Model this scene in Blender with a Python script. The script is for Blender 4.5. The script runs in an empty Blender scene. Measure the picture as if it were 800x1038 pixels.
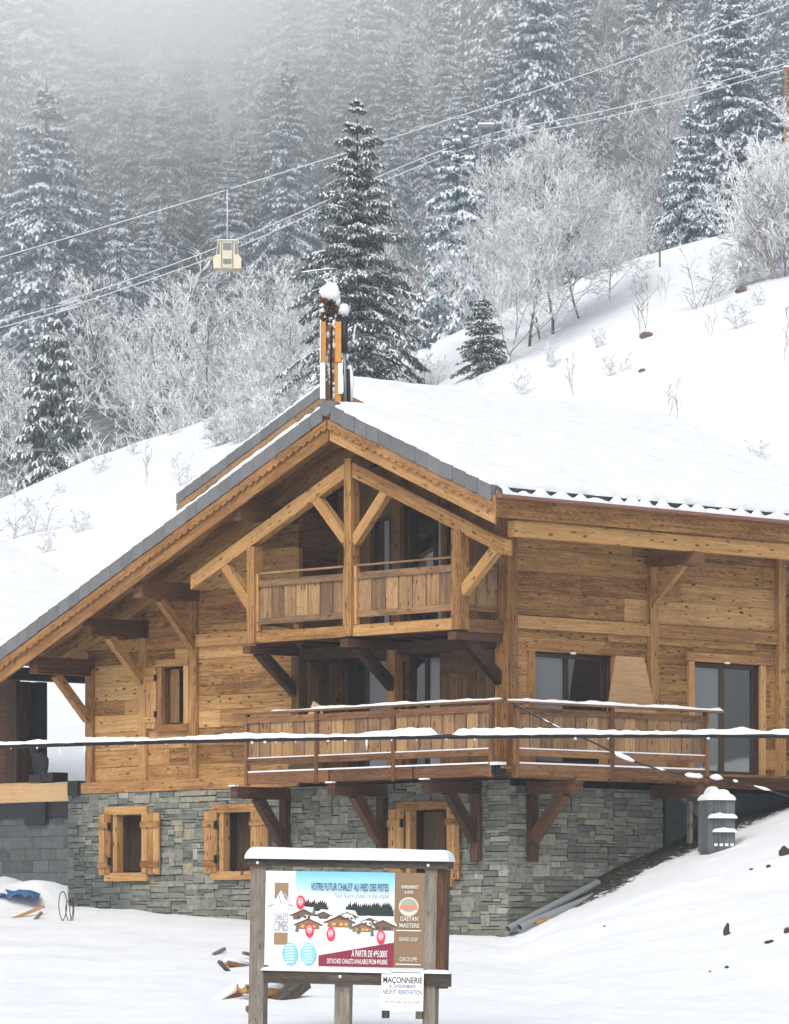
import bpy, math, random
import numpy as np
from mathutils import Vector, Matrix

S = bpy.context.scene
COL = S.collection
R = math.radians

# ------------------------------------------------------------------ camera
CAM_Z = 1.6
cam_d = bpy.data.cameras.new("camera")
cam = bpy.data.objects.new("camera", cam_d)
COL.objects.link(cam)
cam.location = (0, 0, CAM_Z)
cam.rotation_euler = (R(90), 0, 0)
cam_d.sensor_fit = 'HORIZONTAL'
cam_d.sensor_width = 36.0
cam_d.lens = 36.0 * 4700.0 / 800.0
cam_d.shift_y = (950.0 - 519.0) / 800.0
cam_d.clip_start = 1.0
cam_d.clip_end = 3000.0
S.camera = cam

# ------------------------------------------------------------------ sky, sun, exposure
SUN_EL, SUN_AZ = 46.0, math.atan2(-0.38, -1.0)          # azimuth measured from +Y towards +X
w = bpy.data.worlds.new("World")
S.world = w
w.use_nodes = True
nt = w.node_tree
for n in list(nt.nodes):
    nt.nodes.remove(n)
sky = nt.nodes.new('ShaderNodeTexSky')
sky.sky_type = 'NISHITA'
sky.sun_disc = False
sky.sun_elevation = R(SUN_EL)
sky.sun_rotation = SUN_AZ
sky.air_density = 1.0
sky.dust_density = 4.0
sky.ozone_density = 1.0
hsv = nt.nodes.new('ShaderNodeHueSaturation')            # overcast: the sky is nearly white
hsv.inputs['Saturation'].default_value = 0.30
bg = nt.nodes.new('ShaderNodeBackground')
bg.inputs['Strength'].default_value = 0.15
wo = nt.nodes.new('ShaderNodeOutputWorld')
nt.links.new(sky.outputs[0], hsv.inputs['Color'])
nt.links.new(hsv.outputs[0], bg.inputs[0])
nt.links.new(bg.outputs[0], wo.inputs[0])

sun_d = bpy.data.lights.new("sun", 'SUN')
sun = bpy.data.objects.new("sun", sun_d)
COL.objects.link(sun)
sun_d.energy = 1.05
sun_d.angle = R(28)
sun_d.color = (1.0, 0.96, 0.90)
sv = Vector((math.sin(SUN_AZ) * math.cos(R(SUN_EL)), math.cos(SUN_AZ) * math.cos(R(SUN_EL)), math.sin(R(SUN_EL))))
sun.rotation_euler = (-sv).to_track_quat('-Z', 'Y').to_euler()
sun.location = (0, -20, 60)

S.view_settings.view_transform = 'Standard'
S.view_settings.look = 'None'
S.view_settings.gamma = 1.0
S.view_settings.use_curve_mapping = False
S.view_settings.exposure = 0.22

S.render.engine = 'CYCLES'
S.cycles.max_bounces = 8
S.cycles.diffuse_bounces = 4
S.cycles.glossy_bounces = 3
S.cycles.volume_bounces = 12
S.cycles.transparent_max_bounces = 32
S.cycles.use_denoising = True

HAZE_DENSITY = 0.00034

# ------------------------------------------------------------------ helpers
def tag(o, label=None, cat=None, group=None, kind=None):
    if label: o['label'] = label
    if cat: o['category'] = cat
    if group: o['group'] = group
    if kind: o['kind'] = kind
    return o

def empty(name, loc=(0, 0, 0), rz=0.0):
    o = bpy.data.objects.new(name, None)
    COL.objects.link(o)
    o.location = loc
    o.rotation_euler = (0, 0, rz)
    o.empty_display_size = 0.3
    return o

class MB:
    """collects faces with grain-aligned UVs (metres), a random number per piece and a material slot"""
    rs = random.Random(11)
    def __init__(self, T=None):
        self.T = T
        self.v = []; self.f = []; self.uv = []; self.r = []; self.m = []
        self.smooth = []
    def p(self, q):
        q = self.T(*q) if self.T else q
        self.v.append((float(q[0]), float(q[1]), float(q[2])))
        return len(self.v) - 1
    def hexa(self, P, grain=None, rnd=None, mat=0):
        """P: eight corners, index i + 2 j + 4 k"""
        if self.T: P = [self.T(*q) for q in P]
        P = [Vector(q) for q in P]
        ax = [P[1] - P[0], P[2] - P[0], P[4] - P[0]]
        L = [a.length for a in ax]
        if grain is None: grain = max(range(3), key=lambda i: L[i])
        if rnd is None: rnd = MB.rs.random()
        b = len(self.v)
        for q in P: self.v.append(tuple(q))
        flip = ax[0].cross(ax[1]).dot(ax[2]) < 0
        ou, ov = MB.rs.random() * 60, MB.rs.random() * 60
        faces = [(0, (0, 2, 6, 4)), (0, (1, 5, 7, 3)), (1, (0, 4, 5, 1)), (1, (2, 3, 7, 6)), (2, (0, 1, 3, 2)), (2, (4, 6, 7, 5))]
        for n, (ax_n, ids) in enumerate(faces):
            # faces as listed point outward for a right-handed frame of (i, j, k)
            ids2 = ids
            if not flip: ids2 = ids if self._out(P, ids, ax_n, n) else ids[::-1]
            else: ids2 = ids if self._out(P, ids, ax_n, n) else ids[::-1]
            self.f.append(tuple(b + i for i in ids2))
            o = [a for a in (0, 1, 2) if a != ax_n]
            if grain in o:
                gu = grain; gv = [a for a in o if a != grain][0]
            else:
                gu, gv = o
            for i in ids2:
                bits = (i & 1, (i >> 1) & 1, (i >> 2) & 1)
                self.uv.append((bits[gu] * L[gu] + ou, bits[gv] * L[gv] + ov + n * 1.7))
            self.r.append(rnd); self.m.append(mat); self.smooth.append(False)
    @staticmethod
    def _out(P, ids, ax_n, n):
        c = sum(P, Vector()) / 8
        fc = sum((P[i] for i in ids), Vector()) / 4
        nn = (P[ids[1]] - P[ids[0]]).cross(P[ids[2]] - P[ids[1]])
        return nn.dot(fc - c) > 0
    def box(self, a0, a1, b0, b1, c0, c1, grain=None, rnd=None, mat=0):
        self.hexa([(x, y, z) for z in (c0, c1) for y in (b0, b1) for x in (a0, a1)], grain, rnd, mat)
    def beam(self, p, q, wd, ht, up=(0, 0, 1), rnd=None, mat=0, taper=1.0):
        """bar from p to q, wd sideways and ht along 'up'"""
        p, q, up = Vector(p), Vector(q), Vector(up)
        a = (q - p).normalized()
        s = a.cross(up).normalized()
        u = s.cross(a).normalized()
        P = []
        for k in (-.5, .5):
            for j in (-.5, .5):
                for i in (0, 1):
                    t = 1.0 if i == 0 else taper
                    P.append(tuple((p if i == 0 else q) + s * wd * j * t + u * ht * k * t))
        self.hexa(P, 0, rnd, mat)
    def face(self, pts, rnd=0.5, mat=0, uv=None, smooth=False):
        b = len(self.v)
        for q in pts: self.p(q)
        self.f.append(tuple(range(b, b + len(pts))))
        for i, q in enumerate(pts):
            self.uv.append(uv[i] if uv else (q[0], q[2] if len(q) > 2 else q[1]))
        self.r.append(rnd); self.m.append(mat); self.smooth.append(smooth)
    def tube(self, path, rad, n=8, rnd=None, mat=0, smooth=True, cap=True):
        path = [Vector(q) for q in path]
        if not hasattr(rad, '__len__'): rad = [rad] * len(path)
        if rnd is None: rnd = MB.rs.random()
        rings = []
        prev = None
        for i, q in enumerate(path):
            a = (path[min(i + 1, len(path) - 1)] - path[max(i - 1, 0)]).normalized()
            ref = Vector((0, 0, 1)) if abs(a.z) < 0.9 else Vector((1, 0, 0))
            if prev is not None and (prev - a * prev.dot(a)).length > 1e-4: ref = prev
            s = (ref - a * ref.dot(a)).normalized()
            prev = s
            t = a.cross(s)
            rings.append([self.p(tuple(q + (s * math.cos(2 * math.pi * k / n) + t * math.sin(2 * math.pi * k / n)) * rad[i])) for k in range(n)])
        d = 0.0
        for i in range(len(rings) - 1):
            d2 = d + (path[i + 1] - path[i]).length
            for k in range(n):
                k2 = (k + 1) % n
                self.f.append((rings[i][k], rings[i][k2], rings[i + 1][k2], rings[i + 1][k]))
                c0, c1 = k / n * .4, (k + 1) / n * .4
                self.uv += [(d, c0), (d, c1), (d2, c1), (d2, c0)]
                self.r.append(rnd); self.m.append(mat); self.smooth.append(smooth)
            d = d2
        if cap and n > 2:
            for rg, rev in ((rings[0], True), (rings[-1], False)):
                ids = rg[::-1] if rev else rg
                self.f.append(tuple(ids)); self.uv += [(0.1 * k, 0.1 * (k % 2)) for k in range(n)]
                self.r.append(rnd); self.m.append(mat); self.smooth.append(False)
    def prism(self, poly, o, ex, ey, ez, thick, rnd=None, mat=0):
        """extrude a 2-D outline (in ex, ey at o) along ez by thick"""
        o, ex, ey, ez = Vector(o), Vector(ex), Vector(ey), Vector(ez)
        if rnd is None: rnd = MB.rs.random()
        n = len(poly)
        area = sum(poly[i][0] * poly[(i + 1) % n][1] - poly[(i + 1) % n][0] * poly[i][1] for i in range(n))
        if (area < 0): poly = poly[::-1]
        hand = ex.cross(ey).dot(ez)
        a = [self.p(tuple(o + ex * x + ey * y)) for x, y in poly]
        b = [self.p(tuple(o + ex * x + ey * y + ez * thick)) for x, y in poly]
        pos = (hand * thick) > 0
        top, bot = (b, a[::-1]) if pos else (b[::-1], a)
        pt, pb = (poly, poly[::-1]) if pos else (poly[::-1], poly)
        self.f.append(tuple(top)); self.uv += [(x, y) for x, y in pt]
        self.f.append(tuple(bot)); self.uv += [(x, y) for x, y in pb]
        for _ in range(2): self.r.append(rnd); self.m.append(mat); self.smooth.append(False)
        for i in range(n):
            j = (i + 1) % n
            q = (a[i], a[j], b[j], b[i]) if pos else (a[j], a[i], b[i], b[j])
            self.f.append(q); self.uv += [(poly[i][0], 0), (poly[j][0], 0), (poly[j][0], abs(thick)), (poly[i][0], abs(thick))]
            self.r.append(rnd); self.m.append(mat); self.smooth.append(False)
    def sheet(self, grid, rnd=0.5, mat=0, smooth=True, flip=False):
        """grid[i][j] of points -> quads"""
        ni, nj = len(grid), len(grid[0])
        b = len(self.v)
        for row in grid:
            for q in row: self.p(q)
        for i in range(ni - 1):
            for j in range(nj - 1):
                q = (b + i * nj + j, b + (i + 1) * nj + j, b + (i + 1) * nj + j + 1, b + i * nj + j + 1)
                self.f.append(q[::-1] if flip else q)
                for k in range(4): self.uv.append((i * .1, j * .1))
                self.r.append(rnd); self.m.append(mat); self.smooth.append(smooth)
    def mesh(self, name, mats):
        me = bpy.data.meshes.new(name)
        me.from_pydata(self.v, [], self.f)
        uvl = me.uv_layers.new(name="UVMap")
        uvl.data.foreach_set('uv', np.array(self.uv, dtype=np.float32).ravel())
        at = me.attributes.new('rnd', 'FLOAT', 'FACE')
        at.data.foreach_set('value', np.array(self.r, dtype=np.float32))
        if not isinstance(mats, (list, tuple)): mats = [mats]
        for mm in mats: me.materials.append(mm)
        me.polygons.foreach_set('material_index', np.array(self.m, dtype=np.int32))
        me.polygons.foreach_set('use_smooth', np.array(self.smooth, dtype=bool))
        me.update()
        return me
    def build(self, name, mats, parent=None):
        o = bpy.data.objects.new(name, self.mesh(name, mats))
        COL.objects.link(o)
        if parent: o.parent = parent
        return o

# ------------------------------------------------------------------ materials
def new_mat(name):
    m = bpy.data.materials.new(name)
    m.use_nodes = True
    t = m.node_tree
    b = t.nodes['Principled BSDF']
    return m, t, b

def N(t, typ, **kw):
    n = t.nodes.new(typ)
    for k, v in kw.items(): setattr(n, k, v)
    return n

def ramp(t, fac, stops, interp='LINEAR'):
    r = N(t, 'ShaderNodeValToRGB')
    r.color_ramp.interpolation = interp
    el = r.color_ramp.elements
    el[0].position, el[0].color = stops[0][0], (*stops[0][1], 1)
    el[1].position, el[1].color = stops[-1][0], (*stops[-1][1], 1)
    for p, c in stops[1:-1]:
        e = el.new(p); e.color = (*c, 1)
    if fac is not None: t.links.new(fac, r.inputs[0])
    return r

def mixc(t, fac, a, b, mode='MIX'):
    m = N(t, 'ShaderNodeMix', data_type='RGBA', blend_type=mode)
    for sock, val in ((m.inputs[0], fac), (m.inputs[6], a), (m.inputs[7], b)):
        if hasattr(val, 'links') or hasattr(val, 'is_linked'): t.links.new(val, sock)
        elif isinstance(val, tuple): sock.default_value = (*val, 1) if len(val) == 3 else val
        else: sock.default_value = val
    return m.outputs[2]

def math_n(t, op, a, b=None, c=None, clamp=False):
    m = N(t, 'ShaderNodeMath', operation=op, use_clamp=clamp)
    for i, val in enumerate((a, b, c)):
        if val is None: continue
        if hasattr(val, 'is_linked'): t.links.new(val, m.inputs[i])
        else: m.inputs[i].default_value = val
    return m.outputs[0]

def wood_mat(name, dark, mid, light, knots=1.0, rough=0.72, stain=0.35, grey=0.0):
    m, t, b = new_mat(name)
    L = t.links.new
    uv = N(t, 'ShaderNodeUVMap', uv_map='UVMap')
    at = N(t, 'ShaderNodeAttribute', attribute_name='rnd')
    rnd = at.outputs['Fac']
    mp = N(t, 'ShaderNodeMapping'); mp.inputs['Scale'].default_value = (0.9, 16, 1)
    L(uv.outputs[0], mp.inputs[0])
    gr = N(t, 'ShaderNodeTexNoise'); gr.inputs['Scale'].default_value = 1.0; gr.inputs['Detail'].default_value = 5; gr.inputs['Distortion'].default_value = 1.1
    L(mp.outputs[0], gr.inputs[0])
    # grain figure: distorted bands that swell round knots
    mp3 = N(t, 'ShaderNodeMapping'); mp3.inputs['Scale'].default_value = (0.55, 3.2, 1)
    L(uv.outputs[0], mp3.inputs[0])
    wv = N(t, 'ShaderNodeTexNoise'); wv.inputs['Scale'].default_value = 1.6; wv.inputs['Detail'].default_value = 2; wv.inputs['Distortion'].default_value = 0.4
    L(mp3.outputs[0], wv.inputs[0])
    band = math_n(t, 'SINE', math_n(t, 'MULTIPLY', wv.outputs[0], 75.0))
    band = math_n(t, 'MULTIPLY_ADD', band, 0.5, 0.5)
    patchy = N(t, 'ShaderNodeTexNoise'); patchy.inputs['Scale'].default_value = 0.9; patchy.inputs['Detail'].default_value = 3
    L(uv.outputs[0], patchy.inputs[0])
    fac = math_n(t, 'ADD', math_n(t, 'MULTIPLY_ADD', gr.outputs[0], 0.85, -0.115), math_n(t, 'MULTIPLY', band, 0.15))
    fac = math_n(t, 'ADD', fac, math_n(t, 'MULTIPLY_ADD', rnd, 0.46, -0.19))
    fac = math_n(t, 'ADD', fac, math_n(t, 'MULTIPLY_ADD', patchy.outputs[0], 0.5, -0.25))
    cr = ramp(t, fac, [(0.12, dark), (0.45, mid), (0.80, light)])
    col = cr.outputs[0]
    if grey > 0:
        col = mixc(t, math_n(t, 'MULTIPLY', patchy.outputs[0], grey), col, (0.20, 0.18, 0.16))
    # stains with a shape of their own
    st = N(t, 'ShaderNodeTexNoise'); st.inputs['Scale'].default_value = 2.6; st.inputs['Detail'].default_value = 6; st.inputs['Roughness'].default_value = 0.7
    mp4 = N(t, 'ShaderNodeMapping'); mp4.inputs['Scale'].default_value = (0.5, 1.6, 1); mp4.inputs['Location'].default_value = (7.3, 2.1, 0)
    L(uv.outputs[0], mp4.inputs[0]); L(mp4.outputs[0], st.inputs[0])
    sm = ramp(t, st.outputs[0], [(0.53, (0, 0, 0)), (0.72, (1, 1, 1))])
    col = mixc(t, math_n(t, 'MULTIPLY', sm.outputs[0], stain), col, tuple(c * 0.45 for c in dark))
    if knots > 0:
        mk = N(t, 'ShaderNodeMapping'); mk.inputs['Scale'].default_value = (3.3, 8.5, 1)
        L(uv.outputs[0], mk.inputs[0])
        vo = N(t, 'ShaderNodeTexVoronoi', voronoi_dimensions='2D'); vo.inputs['Scale'].default_value = 1.0
        L(mk.outputs[0], vo.inputs['Vector'])
        sep = N(t, 'ShaderNodeSeparateColor'); L(vo.outputs['Color'], sep.inputs[0])
        size = math_n(t, 'MULTIPLY', math_n(t, 'POWER', sep.outputs[0], 2.2), 0.23)
        kd = math_n(t, 'SUBTRACT', size, vo.outputs['Distance'])
        kf = math_n(t, 'MULTIPLY', kd, 22.0, clamp=True)
        col = mixc(t, math_n(t, 'MULTIPLY', kf, 0.88 * knots), col, (0.028, 0.013, 0.006))
        halo = math_n(t, 'MULTIPLY', math_n(t, 'ADD', kd, 0.07), 7.0, clamp=True)
        col = mixc(t, math_n(t, 'MULTIPLY', halo, 0.35 * knots), col, dark)
    L(col, b.inputs['Base Color'])
    b.inputs['Roughness'].default_value = rough
    b.inputs['Specular IOR Level'].default_value = 0.25
    bp = N(t, 'ShaderNodeBump'); bp.inputs['Strength'].default_value = 0.35; bp.inputs['Distance'].default_value = 0.01
    L(gr.outputs[0], bp.inputs['Height']); L(bp.outputs[0], b.inputs['Normal'])
    return m

def snow_mat(name, streak=False):
    m, t, b = new_mat(name)
    L = t.links.new
    tc = N(t, 'ShaderNodeTexCoord')
    n1 = N(t, 'ShaderNodeTexNoise'); n1.inputs['Scale'].default_value = 2.2; n1.inputs['Detail'].default_value = 8; n1.inputs['Roughness'].default_value = 0.6
    L(tc.outputs['Object'], n1.inputs[0])
    cr = ramp(t, n1.outputs[0], [(0.3, (0.72, 0.75, 0.79)), (0.7, (0.82, 0.835, 0.86))])
    L(cr.outputs[0], b.inputs['Base Color'])
    b.inputs['Roughness'].default_value = 0.65
    b.inputs['Specular IOR Level'].default_value = 0.25
    n2 = N(t, 'ShaderNodeTexNoise'); n2.inputs['Scale'].default_value = 14; n2.inputs['Detail'].default_value = 6
    L(tc.outputs['Object'], n2.inputs[0])
    h = math_n(t, 'ADD', math_n(t, 'MULTIPLY', n1.outputs[0], 1.0), math_n(t, 'MULTIPLY', n2.outputs[0], 0.25))
    bp = N(t, 'ShaderNodeBump'); bp.inputs['Strength'].default_value = 0.45; bp.inputs['Distance'].default_value = 0.05
    L(h, bp.inputs['Height']); L(bp.outputs[0], b.inputs['Normal'])
    return m

def plain(name, col, rough=0.6, metal=0.0, var=0.25, scale=6.0, bump=0.15, spec=0.4):
    m, t, b = new_mat(name)
    L = t.links.new
    tc = N(t, 'ShaderNodeTexCoord')
    at = N(t, 'ShaderNodeAttribute', attribute_name='rnd')
    n1 = N(t, 'ShaderNodeTexNoise'); n1.inputs['Scale'].default_value = scale; n1.inputs['Detail'].default_value = 6; n1.inputs['Roughness'].default_value = 0.65
    L(tc.outputs['Object'], n1.inputs[0])
    f = math_n(t, 'ADD', math_n(t, 'MULTIPLY', n1.outputs[0], 0.7), math_n(t, 'MULTIPLY', at.outputs['Fac'], 0.3))
    cr = ramp(t, f, [(0.25, tuple(c * (1 - var) for c in col)), (0.75, tuple(min(1, c * (1 + var)) for c in col))])
    L(cr.outputs[0], b.inputs['Base Color'])
    b.inputs['Roughness'].default_value = rough
    b.inputs['Metallic'].default_value = metal
    b.inputs['Specular IOR Level'].default_value = spec
    bp = N(t, 'ShaderNodeBump'); bp.inputs['Strength'].default_value = bump; bp.inputs['Distance'].default_value = 0.02
    L(n1.outputs[0], bp.inputs['Height']); L(bp.outputs[0], b.inputs['Normal'])
    return m

def stone_mat(name):
    m, t, b = new_mat(name)
    L = t.links.new
    tc = N(t, 'ShaderNodeTexCoord')
    at = N(t, 'ShaderNodeAttribute', attribute_name='rnd')
    n1 = N(t, 'ShaderNodeTexNoise'); n1.inputs['Scale'].default_value = 9; n1.inputs['Detail'].default_value = 9; n1.inputs['Roughness'].default_value = 0.7
    L(tc.outputs['Object'], n1.inputs[0])
    cr = ramp(t, at.outputs['Fac'], [(0.0, (0.135, 0.14, 0.118)), (0.35, (0.205, 0.213, 0.178)), (0.62, (0.255, 0.26, 0.215)), (0.86, (0.31, 0.305, 0.245)), (0.95, (0.30, 0.27, 0.17)), (1.0, (0.37, 0.37, 0.34))])
    sh = ramp(t, n1.outputs[0], [(0.25, (0.45, 0.45, 0.45)), (0.75, (1.25, 1.25, 1.25))])
    col = mixc(t, 1.0, cr.outputs[0], sh.outputs[0], 'MULTIPLY')
    # damp patch low on the left corner and a few smaller ones
    mp = N(t, 'ShaderNodeMapping'); L(tc.outputs['Object'], mp.inputs[0])
    n2 = N(t, 'ShaderNodeTexNoise'); n2.inputs['Scale'].default_value = 0.55; n2.inputs['Detail'].default_value = 4
    L(tc.outputs['Object'], n2.inputs[0])
    sep = N(t, 'ShaderNodeSeparateXYZ'); L(tc.outputs['Object'], sep.inputs[0])
    dl = math_n(t, 'MULTIPLY', math_n(t, 'SUBTRACT', sep.outputs[1], 10.6), 0.34)       # house u
    dz = math_n(t, 'MULTIPLY', math_n(t, 'SUBTRACT', 3.4, sep.outputs[2]), 0.25)
    wet = math_n(t, 'ADD', math_n(t, 'ADD', dl, dz), math_n(t, 'MULTIPLY_ADD', n2.outputs[0], 1.6, -0.8))
    wet = math_n(t, 'MULTIPLY', wet, 2.2, clamp=True)
    col = mixc(t, math_n(t, 'MULTIPLY', wet, 0.66), col, (0.035, 0.045, 0.047))
    L(col, b.inputs['Base Color'])
    b.inputs['Roughness'].default_value = 0.8
    bp = N(t, 'ShaderNodeBump'); bp.inputs['Strength'].default_value = 0.7; bp.inputs['Distance'].default_value = 0.03
    L(n1.outputs[0], bp.inputs['Height']); L(bp.outputs[0], b.inputs['Normal'])
    return m

def twig_mat(name, bark, snow_amt, bias):
    """bark with snow lying on the upper sides (by the surface's own direction)"""
    m, t, b = new_mat(name)
    L = t.links.new
    ge = N(t, 'ShaderNodeNewGeometry')
    sep = N(t, 'ShaderNodeSeparateXYZ'); L(ge.outputs['True Normal'], sep.inputs[0])
    tc = N(t, 'ShaderNodeTexCoord')
    n1 = N(t, 'ShaderNodeTexNoise'); n1.inputs['Scale'].default_value = 3.0; n1.inputs['Detail'].default_value = 4
    L(tc.outputs['Object'], n1.inputs[0])
    f = math_n(t, 'ADD', sep.outputs[2], math_n(t, 'MULTIPLY_ADD', n1.outputs[0], 1.4, bias))
    f = math_n(t, 'MULTIPLY', f, 2.5, clamp=True)
    f = math_n(t, 'MULTIPLY', f, snow_amt)
    L(mixc(t, f, bark, (0.84, 0.855, 0.875)), b.inputs['Base Color'])
    b.inputs['Roughness'].default_value = 0.8
    b.inputs['Specular IOR Level'].default_value = 0.1
    return m

def glass_mat(name, base=(0.012, 0.016, 0.018), ior=2.7):
    m, t, b = new_mat(name)
    b.inputs['Base Color'].default_value = (*base, 1)
    b.inputs['Roughness'].default_value = 0.03
    b.inputs['IOR'].default_value = ior
    tc = N(t, 'ShaderNodeTexCoord')
    n1 = N(t, 'ShaderNodeTexNoise'); n1.inputs['Scale'].default_value = 0.7
    t.links.new(tc.outputs['Object'], n1.inputs[0])
    bp = N(t, 'ShaderNodeBump'); bp.inputs['Strength'].default_value = 0.05; bp.inputs['Distance'].default_value = 0.05
    t.links.new(n1.outputs[0], bp.inputs['Height']); t.links.new(bp.outputs[0], b.inputs['Normal'])
    return m

M = {}
M['board'] = wood_mat('larch_boards', (0.135, 0.060, 0.018), (0.355, 0.186, 0.064), (0.545, 0.335, 0.138))
M['beam'] = wood_mat('larch_beams', (0.165, 0.075, 0.022), (0.365, 0.190, 0.066), (0.525, 0.31, 0.122), knots=0.9, stain=0.22)
M['trim'] = wood_mat('pale_trim', (0.21, 0.095, 0.032), (0.40, 0.21, 0.078), (0.54, 0.32, 0.135), knots=0.75, stain=0.2)
M['rail'] = wood_mat('balcony_rails', (0.080, 0.035, 0.015), (0.185, 0.088, 0.037), (0.30, 0.16, 0.070), knots=0.6, stain=0.3)
M['plank'] = wood_mat('balcony_planks', (0.11, 0.055, 0.023), (0.29, 0.152, 0.056), (0.48, 0.28, 0.11), knots=0.8, stain=0.25, grey=0.35)
M['dark'] = wood_mat('stained_bracket_wood', (0.024, 0.012, 0.007), (0.070, 0.032, 0.016), (0.145, 0.068, 0.034), knots=0.4, stain=0.3)
M['purlin'] = wood_mat('weathered_purlins', (0.042, 0.018, 0.007), (0.11, 0.049, 0.02), (0.21, 0.105, 0.045), knots=0.5, stain=0.3)
M['grey'] = wood_mat('silver_grey_wood', (0.10, 0.085, 0.07), (0.21, 0.18, 0.15), (0.33, 0.29, 0.245), knots=0.6, stain=0.3)
M['signdark'] = wood_mat('dark_weathered_wood', (0.035, 0.028, 0.022), (0.085, 0.068, 0.052), (0.17, 0.14, 0.11), knots=0.4, stain=0.4)
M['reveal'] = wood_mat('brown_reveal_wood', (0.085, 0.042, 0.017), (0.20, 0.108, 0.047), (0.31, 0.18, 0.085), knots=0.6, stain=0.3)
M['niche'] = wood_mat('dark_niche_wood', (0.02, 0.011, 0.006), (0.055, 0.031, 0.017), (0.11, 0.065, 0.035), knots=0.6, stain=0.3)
M['osb'] = wood_mat('raw_panel', (0.40, 0.24, 0.12), (0.50, 0.32, 0.165), (0.58, 0.39, 0.21), knots=0.0, stain=0.06)
M['snow'] = snow_mat('snow')
M['slate'] = plain('grey_roof_tiles', (0.15, 0.152, 0.156), 0.75, var=0.2, scale=3.5, bump=0.3)
M['tiledark'] = plain('dark_tile_edges', (0.035, 0.037, 0.04), 0.7, var=0.3)
M['copper'] = plain('copper_gutter', (0.30, 0.135, 0.10), 0.45, metal=0.35, var=0.25)
M['pipe'] = plain('brown_downpipe', (0.10, 0.045, 0.04), 0.5, metal=0.2)
M['stone'] = stone_mat('stacked_stone')
M['mortar'] = plain('dark_joint', (0.045, 0.05, 0.048), 0.95, var=0.3)
M['glass'] = glass_mat('window_glass')
M['glass_mid'] = glass_mat('mid_tone_glass', (0.17, 0.185, 0.20), 2.0)  # paler base colour than the plain window glass
M['glass_pale'] = glass_mat('painted_reflection_glass', (0.40, 0.42, 0.45), 1.6)  # pale base colour paints the bright sky reflection on the recess panes
M['frame'] = wood_mat('window_frame_wood', (0.025, 0.014, 0.009), (0.06, 0.032, 0.02), (0.11, 0.06, 0.036), knots=0.0, rough=0.5, stain=0.1)
M['black'] = plain('black_membrane', (0.012, 0.012, 0.013), 0.6, var=0.3)
M['room'] = plain('dark_interior', (0.05, 0.045, 0.04), 0.9)
M['iron'] = plain('black_iron', (0.015, 0.014, 0.014), 0.5, metal=0.5)
M['block'] = plain('concrete_blocks', (0.085, 0.092, 0.092), 0.9, var=0.4, scale=4)
M['yellow'] = plain('worn_yellow_paint', (0.50, 0.225, 0.035), 0.5, var=0.3)
M['steel'] = plain('dull_steel', (0.22, 0.23, 0.24), 0.45, metal=0.5)
M['pvc'] = plain('grey_plastic_pipe', (0.23, 0.245, 0.25), 0.4, var=0.15)
M['bin'] = plain('grey_slats', (0.115, 0.125, 0.125), 0.6, var=0.3)
M['cable'] = plain('black_cable', (0.014, 0.014, 0.016), 0.6)
M['zinc'] = plain('pale_wire_rope', (0.60, 0.63, 0.66), 0.5, var=0.1)
M['cream'] = plain('cream_paint', (0.72, 0.64, 0.48), 0.4, var=0.1)
M['white'] = plain('white_board', (0.78, 0.79, 0.80), 0.45, var=0.03, bump=0.0)
M['rock'] = plain('brown_rock', (0.055, 0.038, 0.028), 0.9, var=0.5, scale=9, bump=0.5)
M['redrock'] = plain('reddish_rock', (0.15, 0.10, 0.085), 0.9, var=0.4, scale=6, bump=0.5)
M['tarp'] = plain('blue_tarpaulin', (0.05, 0.13, 0.28), 0.45, var=0.4)
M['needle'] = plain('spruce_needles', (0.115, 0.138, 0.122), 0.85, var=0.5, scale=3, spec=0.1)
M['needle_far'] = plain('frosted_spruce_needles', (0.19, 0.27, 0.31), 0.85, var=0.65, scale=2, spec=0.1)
M['bark'] = twig_mat('spruce_bark', (0.07, 0.052, 0.042), 0.8, -0.9)
M['twig'] = twig_mat('frosted_twigs', (0.36, 0.35, 0.35), 0.97, -0.02)
M['twig_dark'] = twig_mat('brown_stems', (0.22, 0.17, 0.14), 0.75, -0.75)
M['limb'] = twig_mat('grey_limbs', (0.13, 0.11, 0.10), 0.85, -0.75)

# ------------------------------------------------------------------ terrain
rng = np.random.RandomState(5)
def _lat(seed):
    r = np.random.RandomState(seed); return r.rand(256, 256)
_L = _lat(3)
def vnoise(x, y):
    x = np.asarray(x, float); y = np.asarray(y, float)
    xi = np.floor(x).astype(int); yi = np.floor(y).astype(int)
    fx = x - xi; fy = y - yi
    fx = fx * fx * (3 - 2 * fx); fy = fy * fy * (3 - 2 * fy)
    g = lambda i, j: _L[i % 256, j % 256]
    return (g(xi, yi) * (1 - fx) + g(xi + 1, yi) * fx) * (1 - fy) + (g(xi, yi + 1) * (1 - fx) + g(xi + 1, yi + 1) * fx) * fy - 0.5
def fbm(x, y, o=4):
    s = 0; a = 1.0
    for i in range(o):
        s = s + a * vnoise(x * 2 ** i + 17 * i, y * 2 ** i + 5 * i); a *= .5
    return s
def smooth(a, b, x):
    t = np.clip((x - a) / (b - a), 0, 1); return t * t * (3 - 2 * t)

TA = math.atan(4440 / 4700.0)
CX0, CY0 = 2.10425532, 86.0
DX, DY = -math.sin(TA), math.cos(TA)            # house u direction (along the gable, to the left)
EX, EY = math.cos(TA), math.sin(TA)             # house v direction (along the side, to the right)
def to_uv(X, Y):
    return (X - CX0) * DX + (Y - CY0) * DY, (X - CX0) * EX + (Y - CY0) * EY
def to_xy(u, v):
    return CX0 + u * DX + v * EX, CY0 + u * DY + v * EY

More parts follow.
